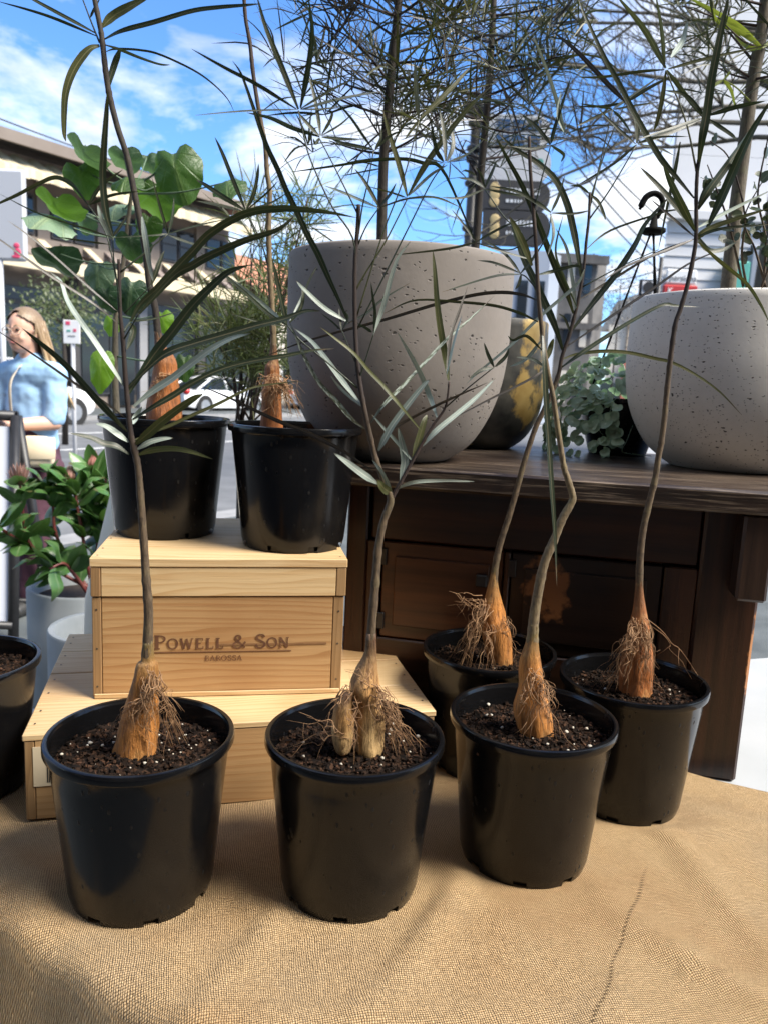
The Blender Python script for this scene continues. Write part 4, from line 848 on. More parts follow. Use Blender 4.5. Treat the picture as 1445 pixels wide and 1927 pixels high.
MT['wood_w'] = darkwood('worn_door_wood', (0.0055, 0.0028, 0.002), (0.018, 0.0075, 0.004), (0.22, 0.09, 0.03), patch=((-.055, 0, .035), (22, 1, 13)))
fbox('stile', MT['wood_v'], ca_fr, (d1 + .0015, .004, .03), (e0 - .0015, .03, za_ + .004), t, .002); fbox('stile', MT['wood_v'], ca_fr, (e1 + .0015, .004, .03), (-.0755, .03, za_ + .004), t, .002)
zb_ = kw(760, 1205)[1]
fbox('plinth_rail', MT['wood'], ca_fr, (KL + .036, .006, .02), (-.076, .03, zb_ - .002), t, .002); fbox('shelf', MT['wood'], ca_fr, (KL + .036, .031, .02), (-.02, KD - .03, .032), t)
for a, b, m_ in ((d0, d1, 'wood_r'), (e0, e1, 'wood_w')):
    dr = fbox('door', MT[m_], ca_fr, (a, .009, zb_), (b, .028, za_ + .003), t, .002)
    fbox('raised_panel', MT[m_], ca_fr, (a + .022, .0045, zb_ + .022), (b - .022, .0088, za_ - .02), dr, .003)
    if m_ == 'wood_r':
        hx = b - .03; fbox('latch', MT['iron'], ca_fr, (hx - .012, -.006, za_ - .055), (hx + .006, .004, za_ - .035), dr, .002)
    for z in (za_ - .02, zb_ + .03): fbox('hinge', MT['iron'], ca_fr, (a - .004, .003, z - .016), (a + .008, .0085, z + .012), dr, .001)
x0_, z1_ = kw(1366, 1110, -.05); x1_, z2_ = kw(1424, 1115, -.05)
fbox('corbel', MT['wood_c'], ca_fr, (-.032, -.050, KH - .036 - .125), (.010, -.001, KH - .0345), t, .004); fbox('side_rail', MT['wood'], ca_fr, (.0125, .02, KH - .115), (.03, KD - .02, KH - .036), t, .002)
# ------------------------------------------------------------------ large planters
KZ = ZT + .001 + KH
def planter(name, label, c, prof, mat, thick=.014, soil=True, n=72):
    t = thing(name, (c[0], c[1], c[2]), label, 'planter'); mb = MB()
    P = cr([Vector((r, z, 0)) for r, z in prof], 40); outer = [(p.x, p.y) for p in P]; top = outer[-1]
    inner = [(top[0] - .002, top[1] + .003), (top[0] - thick + .003, top[1] + .003), (top[0] - thick, top[1] - .002), (top[0] - thick - .002, top[1] - .045)]
    mb.lathe([(max(.01, outer[0][0] - .02), 0)] + outer + inner, n, c, capt=False); auto(mb.build('pot_wall', mat, t), 60)
    mb = MB(); mb.lathe([(top[0] - thick + .001, top[1] - .03), (top[0] * .5, top[1] - .026), (.01, top[1] - .02)], 40, c, capb=False); mb.build('soil', MT['soil'], t)
    return t
zg = at(752, 456, 1.145).z - KZ
gx, gy = .010, 1.325
planter('concrete_planter', 'large grey pitted concrete bowl planter in the middle of the cabinet', (gx, gy, KZ), [(.080, .0), (.098, .005), (.135, .036), (.166, .095), (.181, .165), (.1835, .25), (.183, zg)], MT['conc_g'])
wx, wy = at(1392, 700, 1.42).x, 1.42; zw = at(1392, 541, 1.225).z - KZ
planter('concrete_planter', 'large pale speckled concrete bowl planter at the right end of the cabinet', (wx, wy, KZ), [(.092, .0), (.110, .005), (.152, .040), (.184, .10), (.1965, .165), (.197, .23), (.1945, zw)], MT['conc_w'])
ox, oy = at(905, 700, 1.66).x, 1.66; zo = at(960, 600, 1.54).z - KZ
planter('bronze_planter', 'dark planter with flaking gold patina behind the grey planter', (ox, oy, KZ), [(.06, .0), (.075, .004), (.105, .032), (.126, .08), (.133, .15), (.131, zo)], MT['gold'], .008)
hb_c = Vector((at(1168, 760, 1.63).x, 1.63, KZ)); hr = .085; hz = .105
t = thing('hanging_basket', hb_c, 'black plastic hanging basket of silver trailing foliage with upright hanger', 'basket')
mb = MB(); mb.lathe([(.055, 0), (.058, .002), (.075, .06), (.083, hz), (.087, hz + .002), (.087, hz + .010), (.081, hz + .010), (.078, hz - .02)], 40, hb_c, capt=False); auto(mb.build('bowl', MT['plastic'], t), 40)
mb = MB(); mb.lathe([(.079, hz - .012), (.04, hz - .006), (.005, hz)], 24, hb_c, capb=False); mb.build('soil', MT['soil'], t)
tip = at(1228, 434, 1.58); hk = MB(); hk.lathe([(.003, -.006), (.018, -.007), (.0235, -.003), (.0235, .003), (.008, .006), (.005, .03), (.003, .032)], 20, tip); hk.build('hanger_disc', MT['matte_black'], t)
for e_ in (at(1118, 640, 1.60), at(1228, 542, 1.60), at(1254, 560, 1.66)):
    s_ = tip + (e_ - tip) * .04; s_.z = tip.z - .004; d_ = Vector((e_.x - hb_c.x, e_.y - hb_c.y, 0)).normalized(); foot = hb_c + d_ * .086 + Z0 * (hz + .004); mb = MB(); pts = [s_.lerp(foot, k / 16) for k in range(17)]; mb.tube(pts, [.0017 if k % 2 else .0024 for k in range(17)], 6); mb.build('hanger_rod', MT['matte_black'], t)
hp = [tip + Z0 * .03, at(1236, 408, 1.58), at(1246, 385, 1.58), at(1242, 370, 1.58), at(1230, 364, 1.58), at(1216, 370, 1.58), at(1207, 384, 1.58), at(1203, 394, 1.58)]
mb = MB(); mb.tube(cr(hp, 24), [lerp(.0045, .006, min(1, k / 12)) if k < 22 else .003 for k in range(24)], 8); mb.build('hook', MT['matte_black'], t)
# ================================================================== NURSERY POTS
PR, PB, PH = .1, .0765, .182
def pot_mesh():
    mb = MB(); n = 96; rad = lambda z: lerp(PB, .0945, z / (PH - .012))
    def ring(r, z): return [mb.vert((r * math.cos(6.283185 * k / n), r * math.sin(6.283185 * k / n), z)) for k in range(n)]
    bot = ring(PB - .0015, 0); mid = ring(rad(.0095), .0095)
    for k in range(n):
        if k % 12 in (3, 4, 5): continue
        j = (k + 1) % n; mb.f.append((bot[k], bot[j], mid[j], mid[k]))
    prof = [(rad(.0115) + .0004, .0115), (rad(.05), .05), (rad(.10), .10), (rad(.15), .15), (rad(.168), .168), (.0955, .1705), (.0992, .1712), (.1, .1730), (.1, .1795), (.0993, .1812), (.0975, .182), (.0945, .1815), (.0938, .1795)]
    prev = mid
    for r, z in prof: q = ring(r, z); mb.quadstrip(prev, q, True); prev = q
    z = .1785
    for k in range(9):
        for r in (.0932, .0925): q = ring(r - k * .0003, z); mb.quadstrip(prev, q, True); prev = q; z -= .0017
    q = ring(.0875, .13); mb.quadstrip(prev, q, True)
    # floor and the inner step behind the drainage notches
    a = ring(PB - .006, .0005); b = ring(PB - .006, .010); mb.quadstrip(a, b, True); mb.quadstrip(b, ring(rad(.0105) - .002, .0112), True); mb.f.append(tuple(reversed(a)))
    me = mb.build('pot_wall', MT['plastic'], mesh_only=True)
    try: me.set_sharp_from_angle(angle=R(38))
    except Exception: pass
    return me
POTME = pot_mesh()
def soil_mesh(seed, lvl, rr=.0905):
    rg = random.Random(seed); mb = MB(); n = 40; prev = None
    for i in range(9):
        r = rr * (1 - i / 8.0); ring = []
        for k in range(n):
            x, y = r * math.cos(6.2832 * k / n), r * math.sin(6.2832 * k / n); ring.append(mb.vert((x, y, lvl + .004 * noise.noise(Vector((x * 60 + seed, y * 60, 0))) + .003 * (1 - r / rr))))
        if prev: mb.quadstrip(prev, ring, True)
        prev = ring
    for k in range(2300):
        r = rr * math.sqrt(rg.random()) * .985; a = rg.uniform(0, 6.2832); x, y = r * math.cos(a), r * math.sin(a)
        s_ = rg.choice((.001, .0014, .0018, .0022, .0028, .0042)); L = Vector((s_ * rg.uniform(.8, 1.5), s_ * rg.uniform(.5, .9), s_ * rg.uniform(.25, .5)))
        z = lvl + .004 * noise.noise(Vector((x * 60 + seed, y * 60, 0))) + .003 * (1 - r / rr) + rg.uniform(0, .003)
        M = Matrix.Rotation(rg.uniform(0, 6.28), 3, 'Z') @ Matrix.Rotation(rg.gauss(0, .5), 3, 'X') @ Matrix.Rotation(rg.gauss(0, .5), 3, 'Y')
        b0 = len(mb.v); cs = [(-1, -1, -1), (1, -1, -1), (1, 1, -1), (-1, 1, -1), (-1, -1, 1), (1, -1, 1), (1, 1, 1), (-1, 1, 1)]
        for c in cs: mb.vert(Vector((x, y, z)) + M @ Vector((c[0] * L.x * rg.uniform(.5, 1), c[1] * L.y * rg.uniform(.5, 1), c[2] * L.z)) )
        for q in ((0, 3, 2, 1), (4, 5, 6, 7), (0, 1, 5, 4), (1, 2, 6, 5), (2, 3, 7, 6), (3, 0, 4, 7)): mb.f.append(tuple(b0 + j for j in q))
    return mb.build('soil', MT['chip'], mesh_only=True, smooth=False)
SOIL = [soil_mesh(k, PH - .028) for k in range(3)]
def perl_mesh(seed, num, lvl):
    rg = random.Random(seed); mb = MB()
    for k in range(num):
        r = .086 * math.sqrt(rg.random()); a = rg.uniform(0, 6.2832); s_ = rg.choice((.0007, .0009, .0012, .0012, .0016, .0018, .0022, .0026)); mb.ball((r * math.cos(a), r * math.sin(a), lvl + .006), (s_, s_ * rg.uniform(.7, 1), s_ * .8), 7, 5, .3, rg)
    return mb.build('perlite', MT['perlite'], mesh_only=True)
PPOS = {'A': (-.2527, .7936, ZC), 'B': (-.0207, .8165, ZC), 'C': (.1913, .8891, ZC), 'D': (.3561, 1.0309, ZC), 'E': (.168, 1.125, ZC), 'H': (-.555, .985, ZC), 'F': (-.348, 1.222, ZC + .003 + .115 + .001 + .2), 'G': (-.138, 1.172, ZC + .003 + .115 + .001 + .2)}
PLAB = {'A': 'black nursery pot at the front left, soil flecked with white perlite', 'B': 'black nursery pot in front, holding the seedling with two pale tubers', 'C': 'black nursery pot in front right with a cone-shaped smooth root', 'D': 'black nursery pot at far right before the cabinet leg', 'E': 'black nursery pot furthest back on the burlap, against the cabinet doors', 'H': 'black nursery pot cut off by the left edge of the picture', 'F': 'left black nursery pot on top of the Powell & Son crate', 'G': 'right black nursery pot on top of the Powell & Son crate'}
PN = {'A': 60, 'B': 16, 'C': 30, 'D': 14, 'E': 8, 'H': 10, 'F': 6, 'G': 6}
for i, (k, p) in enumerate(PPOS.items()):
    t = thing('nursery_pot', p, PLAB[k], 'pot', 'black plastic nursery pots')
    o = inst('pot_wall', POTME, t); o.rotation_euler.z = (0.13, .42, .28, .05, .3, .1, .35, .22)[i]
    dz = .012 if k in 'FG' else 0
    o = inst('soil', SOIL[i % 3], t); o.rotation_euler.z = i * 1.1; o.location.z += dz; o['kind'] = 'stuff'
    o = inst('perlite', perl_mesh(20 + i, PN[k], PH - .028), t); o.location.z += dz; o['kind'] = 'stuff'
# ================================================================== BOTTLE TREE SEEDLINGS
def V2(a): return Vector((a[0], a[1], 0))
def pxline(pts, Y0, dY=0.0, m=None):
    P = cr([V2(p) for p in pts], m or max(2, len(pts) * 4)); n = len(P); return [at(p.x, p.y, Y0 + dY * (i / (n - 1))) for i, p in enumerate(P)]
def leaf(par, mat, strips, Y0, seed):
    """one digitate leaf: petioles (negative width, px) and leaflets (width, px) from pixel traces at the plant's depth"""
    global random_state
    rg = random.Random(seed); mb = MB(); base = rg.uniform(-.018, .018); st_ = random.getstate(); random.seed(seed)
    for s_ in strips:
        w_ = s_[0]; pts = s_[1:]
        if w_ < 0: mb.tube(pxline(pts, Y0, base), [lerp(1.25, .8, k / (len(pts) * 4 - 1)) * -w_ / 2 * Y0 / FPX for k in range(len(pts) * 4)], 6); continue
        L = sum(math.dist(pts[i], pts[i + 1]) for i in range(len(pts) - 1)); dy = rg.uniform(-1, 1) * min(.07, L * .00022)
        n = max(2, len(pts)); P = [at(p[0], p[1], Y0 + base * (0 if s_ is strips[0] and len(strips) == 1 and i == 0 else 1) + dy * (i / (n - 1)) ** 1.3) for i, p in enumerate(pts)]
        mb.blade(P, w_ * 1.12 * Y0 / FPX, rg.uniform(-.55, .55) if w_ > 5 else rg.uniform(-.9, .9), .22, max(10, len(pts) * 4), wav=.03)
    random.setstate(st_); return mb.build('leaf', MT[mat], par)
def caudex(par, rows, Y0, mat, seed, zlo, name='caudex', lump=.10, fat=1.0):
    P = [V2(r) for r in rows]; m = 26; C_ = cr(P, m); Rr = cr([Vector((r[2], 0, 0)) for r in rows], m); mb = MB(); prev = None; n = 28
    for i, p in enumerate(C_):
        c = at(p.x, p.y, Y0); r = Rr[i].x * Y0 / FPX * (1.0 + .18 * i / (m - 1)) * fat; ring = []
        for k in range(n):
            a = 6.28319 * k / n; q = Vector((math.cos(a), math.sin(a), 0)); s_ = 1 + lump * 1.6 * noise.noise(Vector((q.x * 1.6, q.y * 1.6, c.z * 32 + seed * 7))) + .05 * noise.noise(Vector((q.x * 5, q.y * 5, c.z * 120 + seed))) + .07 * noise.noise(Vector((q.x * 3.6, q.y * 3.6, c.z * 14 + seed * 3)))
            ring.append(mb.vert(c + q * r * s_))
        if prev: mb.quadstrip(ring, prev, True)
        else: mb.f.append(tuple(ring))
        prev = ring
    mb.f.append(tuple(reversed(prev))); return mb.build(name, MT[mat], par)
def fine_roots(par, starts, Y0, seed, zs, rmax=.00075):
    """starts: list of (px, py, ex, ey, count, spread) bundles running down to the soil"""
    rg = random.Random(seed); mb = MB()
    for (x, y, ex, ey, cnt, spr) in starts:
        for k in range(max(2, int(cnt * 1.35))):
            a = at(x + rg.gauss(0, spr * .5), y + rg.uniform(-14, 14), Y0 - rg.uniform(.012, .02)); b = onz(ex + rg.gauss(0, spr), ey + rg.uniform(0, 26), zs + .004) if rg.random() < .72 and zs < 1.1 else at(ex + rg.gauss(0, spr), ey - rg.uniform(10, 60), Y0 - rg.uniform(.02, .035)); b.y = max(min(b.y, Y0 + .03), Y0 - .075); b.z = max(b.z, zs + .003)
            n = 9; pts = []; w1 = rg.uniform(0, 9)
            for i in range(n):
                t_ = i / (n - 1); p = a.lerp(b, t_); p += Vector((noise.noise(Vector((t_ * 5, w1, 0))), noise.noise(Vector((t_ * 5, w1, 5))), .5 * noise.noise(Vector((t_ * 5, w1, 9))))) * .016 * math.sin(math.pi * min(1, t_ * 1.2 + .1)) ; p += Vector((0, -.008, .006)) * math.sin(math.pi * t_); pts.append(p)
            r = rg.uniform(.35, 1) * rmax; mb.tube(cr(pts, 18), [lerp(r, r * .35, q / 17) for q in range(18)], 5)
            if rg.random() < .8:
                j = rg.randrange(3, 7); d = Vector((rg.uniform(-1, 1), rg.uniform(-1, .3), rg.uniform(-1.2, .0))) * .022; mb.tube([pts[j], pts[j] + d * .5 + Vector((rg.uniform(-1, 1), 0, rg.uniform(-1, 1))) * .003, pts[j] + d], [r * .5, r * .4, r * .2], 4)
    o = mb.build('fine_roots', MT['root'], par); o['kind'] = 'stuff'; return o
def stem(par, pts, Y0, mat, w0, w1, dY=0.0, name='stem', knob=0.10, wl=None):
    m = len(pts) * 6; P = pxline(pts, Y0, dY, m); rg = random.Random(int(pts[0][0]))
    mb = MB(); mb.tube(P, [(lerp(w0, w1, (i / (m - 1)) ** .8) if wl is None else cr([Vector((q, 0, 0)) for q in wl], m)[i].x) / 2 * Y0 / FPX * (1 + knob * noise.noise(Vector((i * .9, w0, 0))) + (.12 if rg.random() < .12 else 0)) for i in range(m)], 12); o = mb.build(name, MT[mat], par)
    return o
def buds(par, pts, Y0, n, seed, w=5):
    rg = random.Random(seed); P = pxline(pts, Y0, 0, 60)
    for k in range(n):
        p = P[rg.randrange(3, 57)]; mb = MB(); d = Vector((rg.choice((-1, 1)) * rg.uniform(.5, 1), rg.uniform(-.6, .3), rg.uniform(.2, .9))).normalized(); L = w * Y0 / FPX
        mb.tube([p, p + d * L * .6, p + d * L], [L * .28, L * .22, L * .05], 6); mb.build('bud', MT['stem'], par)
TREES = {}
TREES['A'] = dict(label='bottle tree seedling with broad dark leaves in the front left pot', stem=[(277, 1262), (279, 1200), (280, 1150), (275, 1080), (270, 1000), (264, 922), (260, 877), (252, 840), (246, 810), (241, 760)], sw=(24, 9.5), mat='stem', top=[(241, 762), (236, 702), (232, 640), (227, 590), (225, 527), (224, 488)], tw=(10, 5.5),
 caud=[(278, 1238, 15), (276, 1252, 20), (271, 1310, 27), (263, 1360, 36), (257, 1418, 38)], cmat='tuber', roots=[(282, 1275, 285, 1405, 26, 18), (270, 1310, 240, 1395, 8, 12), (298, 1275, 340, 1385, 12, 9), (262, 1330, 225, 1352, 3, 6)],
 leaves=[('d', [(16, (239, 745), (287, 672), (325, 625), (361, 578), (398, 540), (431, 512), (468, 499))]),
  ('d', [(-4, (233, 625), (246, 605)), (14, (246, 605), (265, 572), (300, 540), (332, 505), (361, 475), (398, 437), (461, 402), (523, 392), (573, 394), (623, 400), (673, 410)), (3, (246, 605), (290, 600), (340, 584)), (11, (246, 608), (252, 622), (247, 640), (239, 658))]),
  ('d', [(-3, (233, 640), (262, 590)), (13, (262, 590), (327, 520), (361, 500), (393, 482), (461, 452), (523, 432), (556, 405))]),
  ('d', [(13, (241, 730), (297, 677), (325, 660), (361, 648), (423, 630), (486, 612), (536, 600), (573, 586), (603, 585))]),
  ('p', [(12, (252, 765), (287, 737), (325, 712), (361, 684), (398, 657), (436, 637), (473, 627))]),
  ('d', [(10, (250, 790), (287, 767), (325, 745), (361, 722), (411, 697), (473, 680), (536, 670), (586, 660), (628, 656))]),
  ('o', [(15, (254, 837), (280, 815), (312, 787), (361, 752), (383, 741))]),
  ('o', [(6, (253, 828), (290, 812), (322, 800), (361, 782), (411, 760), (461, 735), (498, 725), (568, 717))]),
  ('d', [(11, (240, 812), (212, 782), (175, 742), (140, 702), (107, 670), (70, 640), (42, 617))]),
  ('p', [(9, (233, 725), (207, 685), (175, 637), (140, 587), (125, 560), (115, 530), (95, 512))]),
  ('u', [(4.5, (238, 787), (190, 752), (150, 727), (100, 692), (50, 658), (-30, 605))]),
  ('u', [(4, (225, 610), (175, 570), (100, 522), (50, 487), (0, 451), (-50, 420))]), ('u', [(3.5, (223, 587), (175, 547), (100, 480), (50, 440), (15, 415))]),
  ('d', [(-3, (228, 512), (270, 478), (317, 440)), (5, (317, 440), (305, 400), (287, 335)), (5, (317, 440), (325, 405), (328, 372)), (3, (317, 440), (290, 443), (215, 447)), (3, (317, 440), (370, 425), (430, 412)), (5, (317, 442), (350, 455), (400, 470))]),
  ('d', [(-3, (227, 585), (222, 540), (215, 490), (213, 447)), (11, (213, 445), (200, 400), (194, 340), (196, 280), (201, 210), (203, 172)), (3, (213, 447), (162, 430), (75, 402), (0, 365)), (3, (208, 460), (150, 452), (102, 445)), (5, (213, 446), (228, 425), (240, 407))]),
  ('p', [(7, (210, 450), (192, 412), (184, 382))]),
  ('d', [(-2.5, (226, 560), (205, 455), (185, 412), (167, 386)), (6, (167, 386), (190, 350), (232, 319)), (5, (170, 385), (212, 367), (262, 360)), (7, (167, 386), (140, 350), (120, 337), (100, 334), (70, 347), (32, 367), (0, 382), (-30, 400))]),
  ('d', [(8, (285, 537), (295, 510), (302, 490), (310, 472)), (-2, (235, 590), (285, 537))]), ('p', [(9, (268, 408), (275, 450), (282, 495), (289, 530))]),
  ('d', [(10, (244, 855), (220, 840), (197, 835), (175, 825), (155, 820), (132, 815))]), ('p', [(10, (243, 832), (220, 815), (200, 802), (180, 797))]), ('p', [(9, (258, 846), (282, 832), (305, 826), (327, 824))]), ('o', [(10, (260, 856), (287, 847), (325, 844), (361, 850), (401, 864))]), ('p', [(10, (251, 798), (256, 785), (268, 765)), ])])
TREES['B'] = dict(label='forked bottle tree seedling with two pale tubers in the front centre pot', stem=[(696, 1240), (700, 1170), (706, 1100), (712, 1030), (722, 980), (735, 940)], sw=(20, 14), mat='stem', top=[(735, 942), (722, 905), (706, 860), (692, 800), (680, 740), (672, 680), (668, 600), (668, 500), (673, 430), (675, 385)], tw=(12, 7), top2=[(736, 940), (758, 900), (790, 842), (815, 800), (838, 765), (845, 718)], tw2=(8, 4),
 caud=[(697, 1225, 12), (688, 1262, 19), (685, 1293, 25), (692, 1324, 20), (697, 1355, 23), (697, 1387, 22), (695, 1418, 18), (692, 1437, 7)], cmat='tuber_pale', caud2=[(654, 1302, 9), (647, 1324, 15), (645, 1355, 17), (645, 1386, 17), (645, 1411, 12), (645, 1420, 5)],
 roots=[(715, 1300, 745, 1400, 22, 18), (655, 1300, 620, 1380, 12, 14), (690, 1290, 640, 1300, 5, 10), (722, 1330, 770, 1390, 8, 14), (660, 1380, 560, 1390, 6, 16), (670, 1320, 668, 1420, 6, 8)],
 leaves=[('u', [(7, (703, 888), (640, 845), (570, 810), (536, 797), (491, 777), (436, 750), (376, 725))]),
  ('d', [(-3, (668, 560), (666, 455), (626, 390), (598, 332), (578, 280), (562, 208)), (9, (562, 206), (540, 150), (520, 100), (500, 50), (483, -10)), (9, (566, 203), (577, 150), (585, 100), (588, 50), (580, -10)), (6, (558, 205), (486, 160), (423, 127), (361, 92)), (2.6, (560, 206), (461, 209), (368, 217)), (4, (566, 205), (620, 172), (668, 147)), (4.5, (568, 206), (643, 186), (718, 172)), (2.4, (566, 206), (610, 205), (656, 197))]),
  ('d', [(-2.6, (672, 400), (655, 365), (625, 305), (602, 262)), (7, (602, 257), (550, 240), (510, 222), (465, 212)), (6, (600, 255), (578, 232), (561, 212)), (6, (603, 255), (598, 215), (588, 165), (580, 140)), (5, (606, 253), (620, 230), (625, 212), (612, 208)), (3, (606, 255), (640, 235), (668, 210)), (5, (606, 258), (645, 262), (675, 262)), (5, (602, 259), (594, 270), (590, 261))]),
  ('d', [(-3, (668, 600), (656, 608)), (10, (656, 608), (638, 565), (618, 522), (598, 477), (578, 440), (560, 400), (540, 360), (523, 318), (505, 280), (490, 240), (475, 195), (455, 140), (438, 114)), (4, (660, 606), (690, 590), (722, 562), (772, 532))]), ('p', [(7, (655, 606), (611, 580), (573, 545), (558, 529))]),
  ('d', [(-3, (672, 730), (620, 685), (565, 640), (541, 612)), (6, (541, 612), (501, 587), (461, 550), (426, 520), (378, 475)), (8, (540, 608), (533, 580), (521, 525), (512, 485)), (6, (545, 608), (566, 580), (571, 550), (565, 532)), (4, (540, 614), (486, 605), (436, 590))]), ('p', [(4, (546, 604), (568, 560), (586, 520), (597, 502))]), ('p', [(6, (538, 610), (505, 580), (470, 550), (430, 520))]),
  ('p', [(9, (680, 762), (643, 715), (611, 672), (586, 642), (553, 617))]), ('m', [(7, (686, 807), (661, 787), (631, 752), (601, 720), (576, 677), (561, 642), (546, 607))]), ('p', [(5, (680, 764), (643, 732), (621, 705))]),
  ('o', [(6, (790, 808), (754, 765), (722, 727), (693, 697), (666, 665), (631, 637), (602, 615))]), ('m', [(6, (698, 795), (722, 762), (759, 725), (797, 685), (842, 637), (884, 600), (929, 557))]), ('p', [(9, (822, 785), (809, 747), (792, 705), (772, 667), (747, 624))]), ('p', [(11, (712, 848), (722, 830), (739, 800), (767, 762), (797, 725), (809, 714))]),
  ('p', [(9, (795, 839), (822, 810), (862, 777), (897, 747), (932, 711))]), ('p', [(6, (776, 868), (747, 832), (722, 805), (700, 780))]), ('p', [(14, (754, 905), (762, 870), (757, 838), (749, 805))]), ('o', [(12, (777, 862), (787, 830), (797, 795), (803, 780))]), ('o', [(11, (844, 716), (839, 677), (829, 620), (822, 565), (818, 510), (814, 470))]),
  ('d', [(-2.5, (840, 765), (880, 730), (929, 691)), (6, (929, 691), (918, 668), (910, 645)), (6, (931, 690), (950, 672), (957, 655)), (7, (925, 693), (905, 697), (882, 713))]), ('p', [(4, (840, 705), (855, 640), (869, 592))]), ('u', [(6, (840, 700), (848, 630), (862, 590), (879, 540))]), ('u', [(5, (712, 822), (772, 787), (847, 750), (917, 720))]),
  ('p', [(6.5, (745, 920), (779, 907), (834, 904), (892, 906))]), ('p', [(12, (710, 910), (683, 892), (656, 872), (628, 852))]), ('o', [(15, (735, 928), (722, 918), (710, 902))]), ('p', [(7, (738, 930), (720, 890), (700, 865))]),
  ('p', [(8, (703, 627), (716, 592), (726, 560), (735, 525), (749, 485), (772, 454))]), ('d', [(-2.5, (675, 715), (690, 670), (703, 628)), (5, (703, 627), (706, 590), (702, 560), (698, 530)), (5, (700, 625), (690, 618), (672, 608))]), ('d', [(-2.2, (672, 690), (655, 650), (643, 621)), (4, (643, 621), (640, 600), (638, 580)), (3, (641, 620), (625, 605), (605, 590)), (4, (645, 620), (655, 600), (650, 585))]),
  ('d', [(-2.6, (675, 440), (682, 390), (693, 340), (703, 284)), (6, (703, 282), (670, 275), (640, 268), (615, 255)), (4.5, (701, 280), (680, 250), (655, 215), (610, 170)), (5, (706, 280), (716, 262), (718, 240)), (4, (706, 281), (735, 255), (760, 245))]), ('d', [(-2.5, (674, 460), (690, 425), (713, 391)), (6.5, (713, 389), (700, 365), (685, 340), (668, 318)), (5, (716, 388), (735, 365), (745, 345)), (3, (716, 390), (760, 375), (800, 372))]), ('p', [(5, (712, 391), (675, 375), (640, 360), (612, 350))]),
  ('o', [(-3, (670, 545), (690, 510), (722, 460), (747, 412), (767, 372)), (8.5, (766, 370), (750, 310), (735, 262), (720, 205)), (9.5, (768, 368), (800, 312), (840, 255), (880, 205), (920, 165)), (3, (765, 372), (735, 362), (690, 350)), (3.5, (768, 372), (820, 372), (870, 392))]), ('p', [(5, (769, 368), (809, 330), (842, 310))]),
  ('o', [(-2.6, (670, 600), (720, 440), (758, 340), (788, 227)), (8, (788, 224), (783, 170), (780, 110)), (8, (790, 223), (840, 175), (885, 125)), (3, (788, 226), (760, 215), (735, 200)), (4, (787, 226), (770, 250), (762, 262))]), ('d', [(-2.6, (672, 620), (770, 425), (810, 345), (836, 308)), (7, (834, 304), (820, 280), (810, 225)), (7, (838, 303), (835, 250), (827, 205)), (7, (840, 304), (852, 270), (846, 225)), (3, (833, 306), (790, 295), (760, 285)), (4, (841, 306), (880, 290), (910, 262))])])
